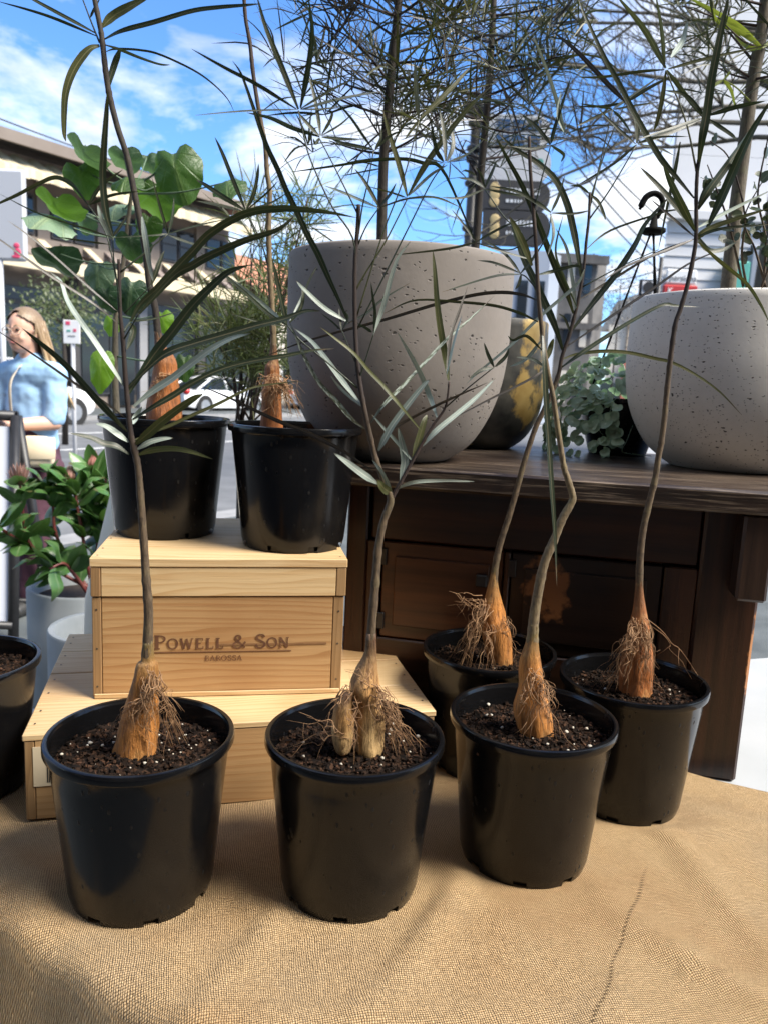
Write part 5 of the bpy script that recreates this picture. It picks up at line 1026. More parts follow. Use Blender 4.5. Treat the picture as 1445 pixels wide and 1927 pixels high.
TREES['C'] = dict(label='bottle tree seedling with kinked pale stem and smooth cone root in the front right pot', stem=[(1000, 1222), (1004, 1164), (1013, 1107), (1024, 1058), (1043, 1013), (1058, 975), (1075, 945), (1076, 930), (1067, 900)], sw=(24, 12), mat='stem_pale', top=[(1067, 902), (1060, 877), (1050, 815), (1040, 748), (1032, 710), (1022, 652), (1018, 615), (1012, 552), (1007, 452), (1000, 362), (996, 300), (995, 257)], tw=(11, 5.5),
 caud=[(1001, 1205, 14), (998, 1245, 20), (1000, 1289, 24), (1002, 1334, 33), (1008, 1385, 32)], cmat='tuber', roots=[(1005, 1270, 1000, 1372, 12, 14), (1020, 1290, 1038, 1372, 12, 8), (985, 1300, 975, 1350, 4, 8)],
 leaves=[('u', [(6, (1010, 565), (984, 555), (947, 550), (897, 554), (822, 572), (722, 602), (636, 625), (561, 647), (488, 675))]), ('d', [(9, (1020, 625), (1023, 677), (1027, 765), (1032, 840), (1037, 915), (1041, 970), (1044, 1020), (1047, 1103))]), ('o', [(9, (1030, 675), (1036, 652), (1041, 637))]),
  ('d', [(6, (1011, 517), (1034, 512), (1060, 505), (1083, 500), (1097, 506))]), ('p', [(5.5, (1099, 507), (1083, 537), (1022, 590), (960, 650), (900, 700), (878, 722))]), ('d', [(5, (1012, 606), (980, 590), (930, 575), (860, 568), (780, 565), (722, 590))]),
  ('u', [(4, (1030, 690), (1000, 712), (920, 752), (834, 797))]), ('d', [(5, (1020, 660), (990, 632), (965, 640), (955, 632))]), ('p', [(6, (1018, 640), (990, 675), (958, 690)), (5, (1024, 690), (1000, 675), (970, 672))]),
  ('d', [(-2.6, (1010, 545), (990, 522), (979, 516)), (5, (979, 516), (960, 490), (940, 470), (905, 450)), (5, (979, 514), (1000, 490), (1010, 470)), (4, (978, 516), (930, 520), (830, 550)), (5, (980, 516), (975, 535), (968, 545)), (4, (978, 514), (930, 495), (898, 490))]),
  ('d', [(-2.5, (1006, 440), (960, 470), (897, 458)), (6, (894, 456), (834, 322), (797, 307), (759, 299), (700, 302), (611, 315), (546, 324)), (4, (894, 456), (840, 468), (740, 480)), (4, (896, 455), (940, 430), (985, 410)), (3.5, (894, 454), (870, 420), (850, 395)), (4, (897, 457), (950, 475), (1005, 490))]),
  ('d', [(-2.4, (1004, 420), (960, 420), (912, 357)), (5, (912, 355), (890, 340), (862, 335)), (5, (912, 353), (925, 325), (935, 300)), (4, (913, 356), (960, 365), (1005, 372)), (4, (911, 356), (870, 372), (830, 372)), (3.5, (912, 354), (905, 330), (895, 315))]),
  ('o', [(12, (1006, 470), (990, 420), (972, 370), (958, 410), (969, 440)) if False else (11, (1000, 500), (985, 462), (970, 430), (958, 408))]),
  ('d', [(-2.4, (1003, 400), (1020, 330), (1035, 275)), (6, (1035, 272), (1010, 240), (980, 215)), (6, (1036, 270), (1045, 235), (1075, 140)), (5, (1036, 273), (1060, 290), (1055, 305)), (4, (1034, 273), (1000, 280), (960, 275))]), ('p', [(6, (1062, 245), (1050, 200), (1038, 160), (1020, 110), (1000, 60)), (5, (1060, 248), (1048, 215), (1055, 170))]),
  ('d', [(-2.4, (1007, 480), (1030, 440), (1036, 402)), (6, (1036, 400), (1010, 382), (970, 360), (920, 350)), (5, (1037, 398), (1050, 370), (1062, 330)), (4, (1038, 401), (1080, 402), (1110, 396)), (5, (1035, 403), (1040, 440), (1030, 480))])])
TREES['D'] = dict(label='slim bottle tree seedling with a skirt of hairy roots in the far right pot', stem=[(1202, 1130), (1203, 1058), (1209, 998), (1220, 949), (1232, 900), (1238, 860), (1243, 835), (1249, 790), (1255, 727), (1262, 665)], sw=(15, 9.5), mat='stem', top=[(1262, 667), (1270, 610), (1280, 580), (1293, 535), (1305, 477), (1309, 440), (1309, 375), (1311, 325), (1314, 300)], tw=(9, 6),
 caud=[(1202, 1105, 9), (1203, 1145, 12), (1202, 1183, 19), (1199, 1220, 25), (1196, 1258, 30), (1194, 1292, 30)], cmat='tuber_red', roots=[(1198, 1175, 1150, 1282, 26, 16), (1210, 1180, 1212, 1295, 22, 12), (1190, 1200, 1175, 1290, 10, 12), (1212, 1165, 1240, 1200, 2, 3)],
 leaves=[('d', [(9, (1305, 373), (1273, 335), (1243, 300), (1213, 250), (1188, 205), (1165, 160), (1135, 105), (1100, 30), (1085, -10))]), ('d', [(13, (1313, 312), (1320, 262), (1329, 212), (1338, 150), (1350, 87), (1360, 37), (1372, -15))]), ('d', [(12, (1312, 394), (1333, 357), (1370, 307), (1398, 267), (1418, 235))]), ('d', [(14, (1330, 428), (1353, 382), (1378, 325), (1398, 280), (1420, 237), (1452, 185)), (-4, (1309, 450), (1330, 428))]), ('d', [(12, (1307, 435), (1283, 387), (1265, 350), (1246, 308))]), ('d', [(9, (1305, 430), (1270, 387), (1238, 350), (1203, 314))]),
  ('o', [(10, (1311, 450), (1323, 437), (1358, 420), (1452, 390))]), ('p', [(6, (1312, 428), (1370, 397), (1452, 357))]), ('d', [(5, (1311, 445), (1360, 430), (1452, 422))]), ('o', [(6, (1309, 452), (1358, 495), (1403, 532), (1430, 572), (1448, 610))]), ('u', [(4, (1305, 445), (1255, 402), (1225, 376))]), ('u', [(4.5, (1305, 450), (1258, 470), (1180, 500), (1130, 530))]),
  ('o', [(-3, (1311, 330), (1290, 230), (1252, 132)), (9, (1252, 128), (1213, 57), (1158, -10)), (6, (1250, 126), (1245, 60), (1233, -10)), (7, (1252, 133), (1245, 185), (1235, 230), (1229, 246)), (7, (1254, 132), (1290, 180), (1322, 222)), (4.5, (1249, 131), (1200, 135), (1130, 145), (1083, 145)), (5, (1256, 130), (1330, 110), (1452, 83))]), ('p', [(9, (1262, 108), (1283, 78), (1293, 38))]),
  ('d', [(6, (1313, 385), (1330, 350), (1350, 340)), (8, (1308, 440), (1330, 470), (1360, 470), (1385, 455))]), ('d', [(-2.5, (1310, 340), (1325, 250), (1327, 222)), (6, (1326, 220), (1290, 180), (1250, 170)), (7, (1328, 218), (1390, 200), (1440, 190)), (6, (1328, 222), (1370, 250), (1385, 262)), (5, (1324, 221), (1270, 240), (1200, 262))])])
TREES['E'] = dict(label='leaning bottle tree seedling with a glossy orange tuber in the back pot', stem=[(928, 1105), (932, 1062), (941, 1021), (957, 972), (972, 920), (987, 865), (1005, 810), (1020, 777), (1037, 740)], sw=(15, 9), mat='stem', top=[(1037, 742), (1050, 705), (1057, 670), (1070, 632), (1080, 595), (1088, 560), (1098, 502), (1102, 457), (1107, 412), (1109, 362)], tw=(8, 4.5),
 caud=[(928, 1085, 9), (926, 1126, 15), (930, 1164, 22), (936, 1200, 25), (940, 1240, 23)], cmat='tuber', roots=[(910, 1140, 870, 1240, 26, 16), (905, 1135, 860, 1160, 10, 14), (925, 1180, 920, 1250, 8, 12), (952, 1170, 960, 1235, 6, 6)],
 leaves=[('d', [(11, (1093, 525), (1085, 470), (1076, 425), (1066, 385), (1045, 340), (1010, 306), (972, 283), (937, 252))]), ('d', [(12, (1059, 662), (1042, 610), (1022, 565), (1002, 522), (984, 485), (969, 440), (957, 405))]), ('d', [(10, (1078, 590), (1067, 555), (1052, 522), (1034, 477), (1014, 425), (982, 350), (952, 295), (930, 253))]), ('o', [(6, (1058, 676), (1083, 667), (1133, 661), (1183, 664), (1233, 675), (1263, 682), (1308, 705), (1353, 737), (1395, 781))]), ('d', [(7, (1055, 692), (1083, 672), (1120, 647), (1183, 607), (1243, 575), (1270, 575), (1315, 578))]), ('d', [(10, (1075, 622), (1120, 565), (1158, 517), (1195, 460), (1215, 420), (1268, 360))]), ('u', [(4.5, (1062, 655), (1143, 600), (1233, 540), (1298, 495), (1375, 462))]), ('u', [(4.5, (1090, 563), (1153, 525), (1233, 477), (1303, 450))]), ('d', [(3.5, (1101, 470), (1145, 435), (1223, 407), (1268, 395), (1310, 397))]),
  ('d', [(-2.4, (1109, 390), (1130, 300), (1152, 206)), (4.5, (1151, 206), (1110, 225), (1083, 238)), (4.5, (1153, 205), (1190, 180), (1245, 140)), (3.5, (1153, 206), (1200, 198), (1240, 192)), (3.5, (1151, 205), (1125, 200), (1090, 195)), (4, (1152, 207), (1170, 225), (1190, 255))]), ('d', [(-2.6, (1106, 415), (1148, 355), (1197, 272)), (8, (1197, 270), (1198, 235), (1190, 205), (1175, 185)), (4, (1195, 271), (1160, 240), (1120, 200)), (3.5, (1199, 270), (1240, 258), (1295, 257)), (7.5, (1199, 270), (1258, 250), (1318, 225)), (3.5, (1199, 272), (1240, 280), (1268, 293)), (4.5, (1195, 273), (1150, 310), (1083, 350))]), ('u', [(7.5, (1176, 192), (1140, 155), (1083, 95), (1040, 60))]), ('d', [(-2.4, (1108, 380), (1140, 280), (1176, 193)), (5.5, (1178, 192), (1220, 165), (1270, 140)), (4, (1176, 193), (1130, 200), (1083, 200))]),
  ('d', [(6, (1279, 267), (1268, 325), (1258, 370), (1238, 470)), (-2.2, (1095, 540), (1170, 500), (1238, 470))]), ('d', [(5, (1108, 365), (1125, 380), (1136, 405), (1138, 414)), (4, (1109, 365), (1090, 350), (1070, 350))]), ('d', [(-2.2, (1085, 575), (1070, 540), (1060, 250)) if False else (4, (1085, 578), (1060, 520), (1045, 470), (1060, 400)), (4, (1072, 625), (1062, 600), (1050, 590))]), ('p', [(6, (1083, 600), (1078, 540), (1066, 470), (1045, 430))])])
TREES['F'] = dict(label='tall bottle tree seedling with fat orange tuber in the left crate-top pot', stem=[(303, 660), (297, 620), (292, 577), (282, 535), (275, 477), (262, 405), (252, 355), (240, 295), (222, 240), (207, 180)], sw=(15, 10), mat='trunk', top=[(208, 182), (200, 137), (194, 83), (190, 55), (179, 0), (172, -40)], tw=(10, 8),
 caud=[(301, 645, 11), (304, 658, 15), (310, 678, 20), (312, 702, 21), (310, 740, 26), (310, 782, 30)], cmat='tuber_red', roots=[(312, 715, 305, 770, 16, 14), (298, 730, 290, 775, 6, 8)],
 leaves=[('d', [(5.5, (180, 62), (120, 30), (65, 0), (40, -15))]), ('d', [(4.5, (183, 68), (110, 37), (60, 20), (-5, 2))]), ('d', [(-3, (188, 80), (172, 40), (155, -5)), (4, (171, 33), (178, 18), (190, -5))]), ('o', [(13, (193, 51), (215, 30), (250, 10), (285, -8))]), ('d', [(7, (197, 74), (230, 58), (290, 42), (361, 21), (411, 14), (461, 10), (493, 7))]), ('o', [(12, (188, 86), (170, 92), (150, 115), (135, 142), (125, 175), (122, 212), (122, 250), (125, 267))]), ('d', [(4.5, (198, 84), (225, 92), (262, 107), (300, 120), (322, 122))]), ('d', [(3.5, (201, 97), (212, 93), (227, 92), (262, 94), (300, 102), (361, 130), (398, 155), (428, 185), (443, 214))]), ('d', [(10, (227, 91), (217, 117), (207, 150), (203, 172))])])
TREES['G'] = dict(label='bare-stemmed bottle tree seedling with hairy roots in the right crate-top pot', stem=[(515, 690), (515, 640), (513, 590), (510, 540), (507, 475), (506, 425), (508, 362), (503, 325), (500, 275), (493, 237)], sw=(13, 8), mat='stem_pale', top=[(493, 238), (483, 180), (476, 130), (471, 82), (463, 37), (460, 0), (457, -40)], tw=(7.5, 6),
 caud=[(515, 675, 10), (513, 690, 13), (513, 715, 14), (511, 740, 17), (512, 777, 18), (512, 810, 19)], cmat='tuber_red', roots=[(518, 715, 520, 800, 30, 12), (530, 720, 555, 800, 30, 9), (500, 720, 498, 770, 8, 8)],
 leaves=[('d', [(-2.6, (509, 520), (495, 465), (478, 425), (463, 397)), (7, (462, 394), (440, 340), (420, 290), (405, 258)), (6, (465, 393), (478, 365), (485, 330), (487, 308)), (8, (460, 395), (420, 370), (390, 350), (370, 338)), (3, (466, 394), (500, 365), (525, 340)), (3, (466, 395), (510, 382), (545, 360))]), ('p', [(5, (455, 396), (410, 385), (370, 378))])])
for key, T in TREES.items():
    px, py, pz = PPOS[key]; Y0 = py; zs = pz + PH - .028
    c0 = at(T['caud'][-1][0], T['caud'][-1][1], Y0)
    t = thing('bottle_tree', (c0.x, Y0, zs), T['label'], 'tree', 'bottle tree seedlings in nursery pots')
    cd_ = list(T['caud']); cd_.append((cd_[-1][0], cd_[-1][1] + 16, cd_[-1][2] * .95)) if key != 'B' else None
    sp_ = T['stem'][1]; c1_ = cd_[0]; q_ = min(1, 34 / max(1, c1_[1] - sp_[1])); cd_.insert(0, (lerp(c1_[0], sp_[0], q_), lerp(c1_[1], sp_[1], q_), T['sw'][0] * .40)); cd_[1] = (c1_[0], c1_[1] + 4, c1_[2] * .88)
    caudex(t, cd_, Y0, T['cmat'], ord(key), zs, fat=1.15 if key == 'B' else .96)
    if 'caud2' in T: caudex(t, T['caud2'], Y0 - .012, T['cmat'], 5, zs, 'side_tuber', fat=1.15)
    fine_roots(t, T['roots'], Y0, ord(key), zs)
    n1, n2 = len(T['stem']), len(T['top']); wl = [lerp(*T['sw'], (i / (n1 - 1)) ** .55) for i in range(n1)] + [lerp(*T['tw'], i / (n2 - 1)) for i in range(1, n2)]
    stem(t, T['stem'] + T['top'][1:], Y0, T['mat'], 0, 0, wl=wl)
    if 'top2' in T: stem(t, T['top2'], Y0, 'stem_dark', *T['tw2'], name='branch', knob=.14)
    buds(t, T['top'], Y0, 9, ord(key))
    rg = random.Random(ord(key) + 7); mb = MB(); rb = cd_[-1][2] * Y0 / FPX
    for k in range(150):      # loose bark heaped against the tuber
        a = rg.uniform(0, 6.2832); r = rb * rg.uniform(.85, 1.75); cx_, cy_ = c0.x + r * math.cos(a), Y0 + r * math.sin(a) * .9; s_ = rg.uniform(.0012, .0034)
        mb.ball((cx_, cy_, zs + .006 * (1 - abs(r / rb - 1)) + rg.uniform(0, .004) + (.012 if key in 'FG' else 0)), (s_ * rg.uniform(.8, 1.6), s_, s_ * .55), 6, 4, .35, rg)
    o = mb.build('bark_crumbs', MT['chip'], t, smooth=False); o['kind'] = 'stuff'
    for i, (m_, strips) in enumerate(T['leaves']): leaf(t, 'leaf_' + m_, strips, Y0, ord(key) * 100 + i)
# ================================================================== TREES IN THE PLANTERS
def palm_leaf(seed, n, L, w_, pet, droop=.25):
    rg = random.Random(seed); mb = MB(); st_ = random.getstate(); random.seed(seed)
    mb.tube([(0, 0, 0), (pet * .5, 0, .004), (pet, 0, 0)], [.0011, .0009, .0008], 5)
    h = Vector((pet, 0, 0))
    for k in range(n):
        a = lerp(-1.9, 1.9, (k + .5) / n) + rg.uniform(-.15, .15); el = rg.uniform(-.25, .75); d = Vector((math.cos(a) * math.cos(el), math.sin(a) * math.cos(el), math.sin(el))); l = L * rg.uniform(.7, 1.1) * (1 - .2 * abs(a) / 2)
        mb.blade([h, h + d * l * .5 + Vector((0, 0, .06 * l)), h + d * l - Vector((0, 0, droop * l * rg.uniform(-.4, 1)))], w_ * rg.uniform(.8, 1.2), rg.uniform(-.5, .5), .25, 7, view=Vector((rg.uniform(-.3, .3), rg.uniform(-.3, .3), 1)).normalized())
    random.setstate(st_); return mb
PALM = {m_: [palm_leaf(k, 6 + k % 3, .12, .0034, .055).build('leaf', MT[m_], mesh_only=True) for k in range(5)] for m_ in ('leaf_d', 'leaf_u', 'leaf_o', 'leaf_y', 'shrub')}
def palm_tree(name, label, cat, base, trunk_px, Y0, wpx, tmat, branches, seed, nleaf, mats, scale=(.75, 1.15), upbias=.25):
    rg = random.Random(seed); t = thing(name, base, label, cat)
    m = len(trunk_px) * 6; P = pxline(trunk_px, Y0, 0, m); P = [Vector(base)] + P if (Vector(base) - P[0]).length > .02 else P
    mb = MB(); mb.tube(P, [lerp(wpx[0], wpx[1], i / (len(P) - 1)) / 2 * Y0 / FPX * (1 + .05 * noise.noise(Vector((i, seed, 0)))) for i in range(len(P))], 12); mb.build('trunk', MT[tmat], t)
    nodes = []
    for (pts, dY, wd) in branches:
        B = pxline(pts, Y0, dY, 14); mb = MB(); mb.tube(B, [lerp(wd, wd * .35, i / 13) / 2 * Y0 / FPX for i in range(14)], 6); mb.build('branch', MT['stem_dark'], t)
        nodes += [(B[i], (B[min(i + 1, 13)] - B[max(0, i - 1)]).normalized()) for i in range(3, 14)]
    for k in range(nleaf):
        p, d = rg.choice(nodes); me = PALM[rg.choice(mats)][rg.randrange(5)]; o = inst('leaf', me, t)
        dirv = (d * .5 + Vector((rg.gauss(0, 1), rg.gauss(0, .8), rg.gauss(upbias, .7))).normalized()).normalized(); q = dirv.to_track_quat('X', 'Z')
        o.rotation_euler = (q.to_matrix() @ Matrix.Rotation(rg.uniform(-.6, .6), 3, 'X')).to_euler(); o.location = p; s_ = rg.uniform(*scale); o.scale = (s_, s_, s_)
    return t
def fan(cx_, cy_list, spread, rg, dY=.12, up=60):
    out = []
    for (x, y) in cy_list:
        for s_ in (-1, 1):
            ex = x + s_ * rg.uniform(.35, 1) * spread; ey = y - rg.uniform(.2, 1.1) * up; out.append(([(x, y), ((x + ex) / 2, lerp(y, ey, .35)), (ex, ey)], rg.uniform(-dY, dY), 5))
    return out
rg = random.Random(11)
T1 = [(718, 470), (719, 400), (722, 300), (732, 180), (742, 80), (750, 0), (756, -70)]
br = fan(0, [(733, 170), (738, 120), (743, 70), (747, 30), (750, 0), (754, -40), (728, 220), (722, 290)], 190, rg, .12, 95) + [([(735, 160), (690, 100), (640, 60), (590, 45)], -.05, 5), ([(724, 270), (690, 215), (650, 150)], -.03, 4), ([(722, 300), (745, 260), (775, 215)], .05, 4), ([(740, 100), (800, 80), (850, 30)], .06, 5), ([(736, 150), (800, 140), (850, 120)], .0, 5)]
palm_tree('bottle_tree', 'taller leafy bottle tree growing in the grey concrete planter', 'tree', (gx, gy, KZ + zg - .03), T1, gy, (20, 12), 'trunk', br, 21, 128, ['leaf_d', 'leaf_o', 'leaf_u'], (.7, 1.1), .35)
T2 = [(893, 470), (897, 430), (903, 340), (913, 230), (922, 120), (928, 0), (932, -60)]
br = fan(0, [(913, 230), (917, 180), (921, 130), (924, 80), (927, 30), (929, -10), (905, 300)], 170, rg, .14, 85) + [([(903, 340), (870, 280), (850, 235)], .06, 4), ([(915, 210), (980, 170), (1040, 120)], .05, 5), ([(922, 110), (1000, 60), (1060, 20)], -.04, 5), ([(912, 240), (970, 250), (1015, 225)], -.05, 4)]
palm_tree('bottle_tree', 'leafy bottle tree growing in the gold-patina planter', 'tree', (ox, oy, KZ + zo - .03), T2, oy, (16, 10), 'trunk', br, 22, 100, ['leaf_d', 'leaf_d', 'leaf_o', 'leaf_u'], (.8, 1.25), .2)
T3 = [(1368, 555), (1376, 470), (1386, 380), (1400, 270), (1415, 160), (1432, 60), (1445, -40)]
br = fan(0, [(1415, 150), (1425, 90), (1432, 50), (1438, 10), (1444, -30)], 150, rg, .12, 60) + [([(1420, 120), (1370, 60), (1320, 10)], .02, 5), ([(1416, 150), (1370, 120), (1330, 105)], -.03, 4)]
t = palm_tree('bottle_tree', 'slender tree with yellow-green new leaves in the pale speckled planter', 'tree', (wx, wy, KZ + zw - .03), T3, wy, (27, 19), 'trunk_grey', br, 23, 46, ['leaf_d', 'leaf_d', 'leaf_o'], (.7, 1.1), .1)
for i, (m_, strips) in enumerate([('y', [(8, (1432, 88), (1390, 50), (1350, 25), (1285, -10))]), ('y', [(7, (1432, 90), (1400, 65), (1350, 40), (1340, 20))]), ('y', [(7, (1434, 90), (1455, 70), (1470, 40))]), ('y', [(5, (1360, 150), (1375, 170), (1383, 205)), (5, (1360, 150), (1345, 160), (1340, 165)), (4, (1360, 150), (1370, 138), (1372, 134)), (-2.5, (1410, 190), (1385, 165), (1360, 150))]), ('y', [(6, (1432, 92), (1400, 85), (1360, 30))])]): leaf(t, 'leaf_' + m_, strips, wy - .03, 900 + i)
# low vine with small rounded leaves in the pale planter
t = thing('trailing_vine', (wx + .06, wy - .05, KZ + zw - .02), 'small round-leaved climber beside the trunk in the pale planter', 'plant')
mb = MB(); rg = random.Random(31)
prev = None
for i in range(7):
    t_ = i / 6; x = .016 * t_; wd = .0085 * math.sin(math.pi * (t_ * .86 + .1)) ** .7; row = [mb.vert((x, wd, .002 * t_), (0, t_)), mb.vert((x, 0, 0), (.5, t_)), mb.vert((x, -wd, .002 * t_), (1, t_))]
    if prev: mb.quadstrip(prev, row)
    prev = row
VLEAF = mb.build('leaf', MT['vine'], mesh_only=True)
nodes = []
for pts in ([(1405, 545), (1395, 480), (1400, 400), (1372, 300), (1335, 265)], [(1435, 540), (1440, 450), (1425, 370), (1440, 280), (1452, 230)], [(1398, 540), (1370, 420), (1345, 350), (1330, 310)], [(1440, 540), (1420, 470), (1400, 410), (1440, 330)], [(1430, 545), (1450, 480), (1440, 400)]):
    P = pxline(pts, wy - .10, rg.uniform(-.05, .03), 24); mb = MB(); mb.tube(P, [lerp(.0022, .0008, i / 23) for i in range(24)], 6); mb.build('stem', MT['stem'], t); nodes += P[5:]
for k in range(62):
    p = rg.choice(nodes); o = inst('leaf', VLEAF, t); o.location = p + Vector((rg.gauss(0, .01), rg.gauss(0, .008), rg.gauss(0, .006))); o.rotation_euler = (rg.uniform(-1.5, 1.5), rg.uniform(-.9, .5), rg.uniform(0, 6.28)); s_ = rg.uniform(.7, 1.35); o.scale = (s_, s_, s_)
# ------------------------------------------------------------------ silver foliage in the hanging basket
t = thing('silver_trailer', hb_c + Z0 * hz, 'silvery trailing plant spilling over the black hanging basket', 'plant')
mb = MB(); n = 14; c0 = mb.vert((.006, 0, -.001), (.5, .5)); ringv = [mb.vert((.0065 + .0105 * math.cos(6.2832 * k / n) * (1 - .55 * math.exp(-((k - 7) / 1.1) ** 2)), .0115 * math.sin(6.2832 * k / n), .002 * math.cos(2 * 6.2832 * k / n) + .002), (.15, .5)) for k in range(n)]
for k in range(n): mb.f.append((c0, ringv[k], ringv[(k + 1) % n]))
SLEAF = mb.build('leaf', MT['silver'], mesh_only=True); rg = random.Random(41)
ztf = at(1112, 672, 1.6).z - hb_c.z
for k in range(298):
    a = rg.uniform(0, 6.2832); q = rg.random(); cxo = hb_c + Vector((-.030, -.022, 0))
    if q < .55:
        r = .118 * math.sqrt(rg.random()); p = cxo + Vector((r * math.cos(a), r * math.sin(a), hz + (ztf - hz) * (1 - (r / .125) ** 2.5) + rg.uniform(-.012, .004))); n_ = Vector((math.cos(a) * r * 9, math.sin(a) * r * 9 - .3, .8))
    else:
        a = rg.uniform(2.6, 4.65); dz = rg.random() ** 1.1 * .125; r = .112 + .012 * rg.random() - .12 * dz * (1 if a > 4.3 else 0); p = cxo + Vector((r * math.cos(a), r * math.sin(a), hz + .02 - dz)); n_ = Vector((math.cos(a), math.sin(a), .5))
    o = inst('leaf', SLEAF, t); o.location = p; o.rotation_euler = ((n_ + Vector((rg.gauss(0, .4), rg.gauss(0, .4), rg.gauss(0, .4)))).to_track_quat('Z', 'Y').to_matrix() @ Matrix.Rotation(rg.uniform(0, 6.28), 3, 'Z')).to_euler(); s_ = rg.uniform(.75, 1.3); o.scale = (s_, s_, s_)
for pts in ([(1170, 740), (1135, 770), (1117, 785), (1128, 812), (1134, 817)], [(1190, 800), (1178, 830), (1170, 850), (1195, 855), (1225, 858)], [(1160, 720), (1150, 760), (1143, 800)]):
    mb = MB(); mb.tube(pxline(pts, 1.525, 0, 20), .0007, 5); mb.build('runner', MT['silver'], t)
# ------------------------------------------------------------------ narrow-leaved shrub behind the crate pots
rg = random.Random(51); SY = 2.35
sb = at(440, 1150, SY)
br = []
for k in range(16):
    bx = 455 + rg.uniform(-20, 20); ex = rg.uniform(345, 620); ey = rg.uniform(370, 640) if ex < 545 else rg.uniform(370, 440)
    br.append(([(bx, 800), (lerp(bx, ex, .25), 690), (lerp(bx, ex, .65), lerp(690, ey, .5)), (ex, ey)], rg.uniform(-.25, .3), 5))
br += [([(470, 790), (440, 735), (420, 700), (430, 640)], -.1, 5), ([(480, 790), (530, 740), (545, 690), (540, 640)], -.1, 4)]
t = palm_tree('narrow_leaved_shrub', 'airy narrow-leaved shrub standing behind the crate-top pots', 'shrub', (sb.x, SY, .35), [(455, 1000), (456, 900), (456, 800)], SY, (22, 18), 'trunk', br, 52, 250, ['shrub', 'shrub', 'leaf_o'], (.8, 1.3), .25)
tp = thing('round_planter', (sb.x, SY, 0), 'dark planter holding the narrow-leaved shrub, hidden behind the crates', 'planter')
mb = MB(); mb.lathe([(.13, 0), (.15, .02), (.17, .36), (.16, .37), (.15, .33), (.01, .33)], 32, (sb.x, SY, 0), capt=False); mb.build('pot_wall', MT['iron'], tp)
# ------------------------------------------------------------------ heart-leaved plant
BY = 1.95; bc = at(276, 950, BY)
t = thing('cream_planter', (bc.x, BY, 0), 'cream bulging pot standing behind the crates on the left', 'planter')
zr = at(262, 880, BY).z; mb = MB(); mb.lathe([(.10, 0), (.13, .02), (.165, zr * .35), (.15, zr * .7), (.085, zr - .06), (.075, zr), (.065, zr), (.062, zr - .05)], 40, (bc.x, BY, 0), capt=False); mb.build('pot_wall', MT['cream_pot'], t); mb = MB(); mb.lathe([(.064, zr - .04), (.01, zr - .035)], 24, (bc.x, BY, 0), capb=False); mb.build('soil', MT['soil'], t)
t = thing('heart_leaved_plant', (bc.x, BY, zr - .04), 'plant with large heart-shaped green leaves in the cream pot', 'plant')
tr_px = [(262, 900), (225, 800), (218, 740), (217, 660), (220, 590), (232, 500), (240, 430), (250, 350)]
stem(t, tr_px, BY, 'trunk_grey', 17, 6)
TRP = pxline(tr_px, BY, 0, 40)
def heart(mat, px, py, wpx, hpx, rot, tilt, seed, tipdown=True):
    """a cordate leaf lying in a plane tilted from the view; w and h are its size in the picture"""
    rg = random.Random(seed); Y = BY + rg.uniform(-.16, .12); c = at(px, py, Y); s_ = Y / FPX; mb = MB(); W2 = wpx * s_ * .43; L = max(hpx, wpx * .95) * s_ * .88; nr, na = 5, 26
    tl = math.acos(min(1, hpx / max(hpx, wpx * .95))) * (1 if tilt >= 0 else -1)
    Rm = Matrix.Rotation(tl, 3, 'X') @ Matrix.Rotation(rg.uniform(-.2, .2), 3, 'Z')
    Rz = Matrix.Rotation(R(rot), 3, 'Y')
    cen = None; rows = []
    for i in range(nr + 1):
        q = i / nr; ring = []
        for k in range(na):
            a = 6.28319 * k / na; notch = 1 - .42 * math.exp(-(((a - math.pi / 2 + math.pi) % 6.28319 - math.pi) / .32) ** 2); tip = 1 + .28 * math.exp(-(((a + math.pi / 2 + math.pi) % 6.28319 - math.pi) / .38) ** 2)
            r = notch * tip * (1 + .025 * math.sin(9 * a + seed)); x = W2 * r * math.cos(a) * q; z = L / 2 * r * math.sin(a) * q
            y = -.14 * L * (1 - q * q) + .05 * L * q * q * math.sin(5 * a + seed) + .15 * abs(x)
            p = Rz @ (Rm @ Vector((x, y, z))); ring.append(mb.vert(c + p, (.5 + .5 * q * math.cos(a), .5 + .5 * q * math.sin(a))))
        rows.append(ring)
    for a, b in zip(rows, rows[1:]): mb.quadstrip(a, b, True)
    lf = mb.build('leaf', MT[mat], t)
    st_p = c + Rz @ (Rm @ Vector((0, 0, L * .28))); near = min(TRP[6:], key=lambda q: (q - st_p).length + .6 * max(0, q.z - st_p.z)); mid = st_p.lerp(near, .5) - Z0 * .01
    mb = MB(); mb.tube(cr([near, mid, st_p], 10), [.0024] * 5 + [.0018] * 5, 6); mb.build('petiole', MT['big_p'], lf)
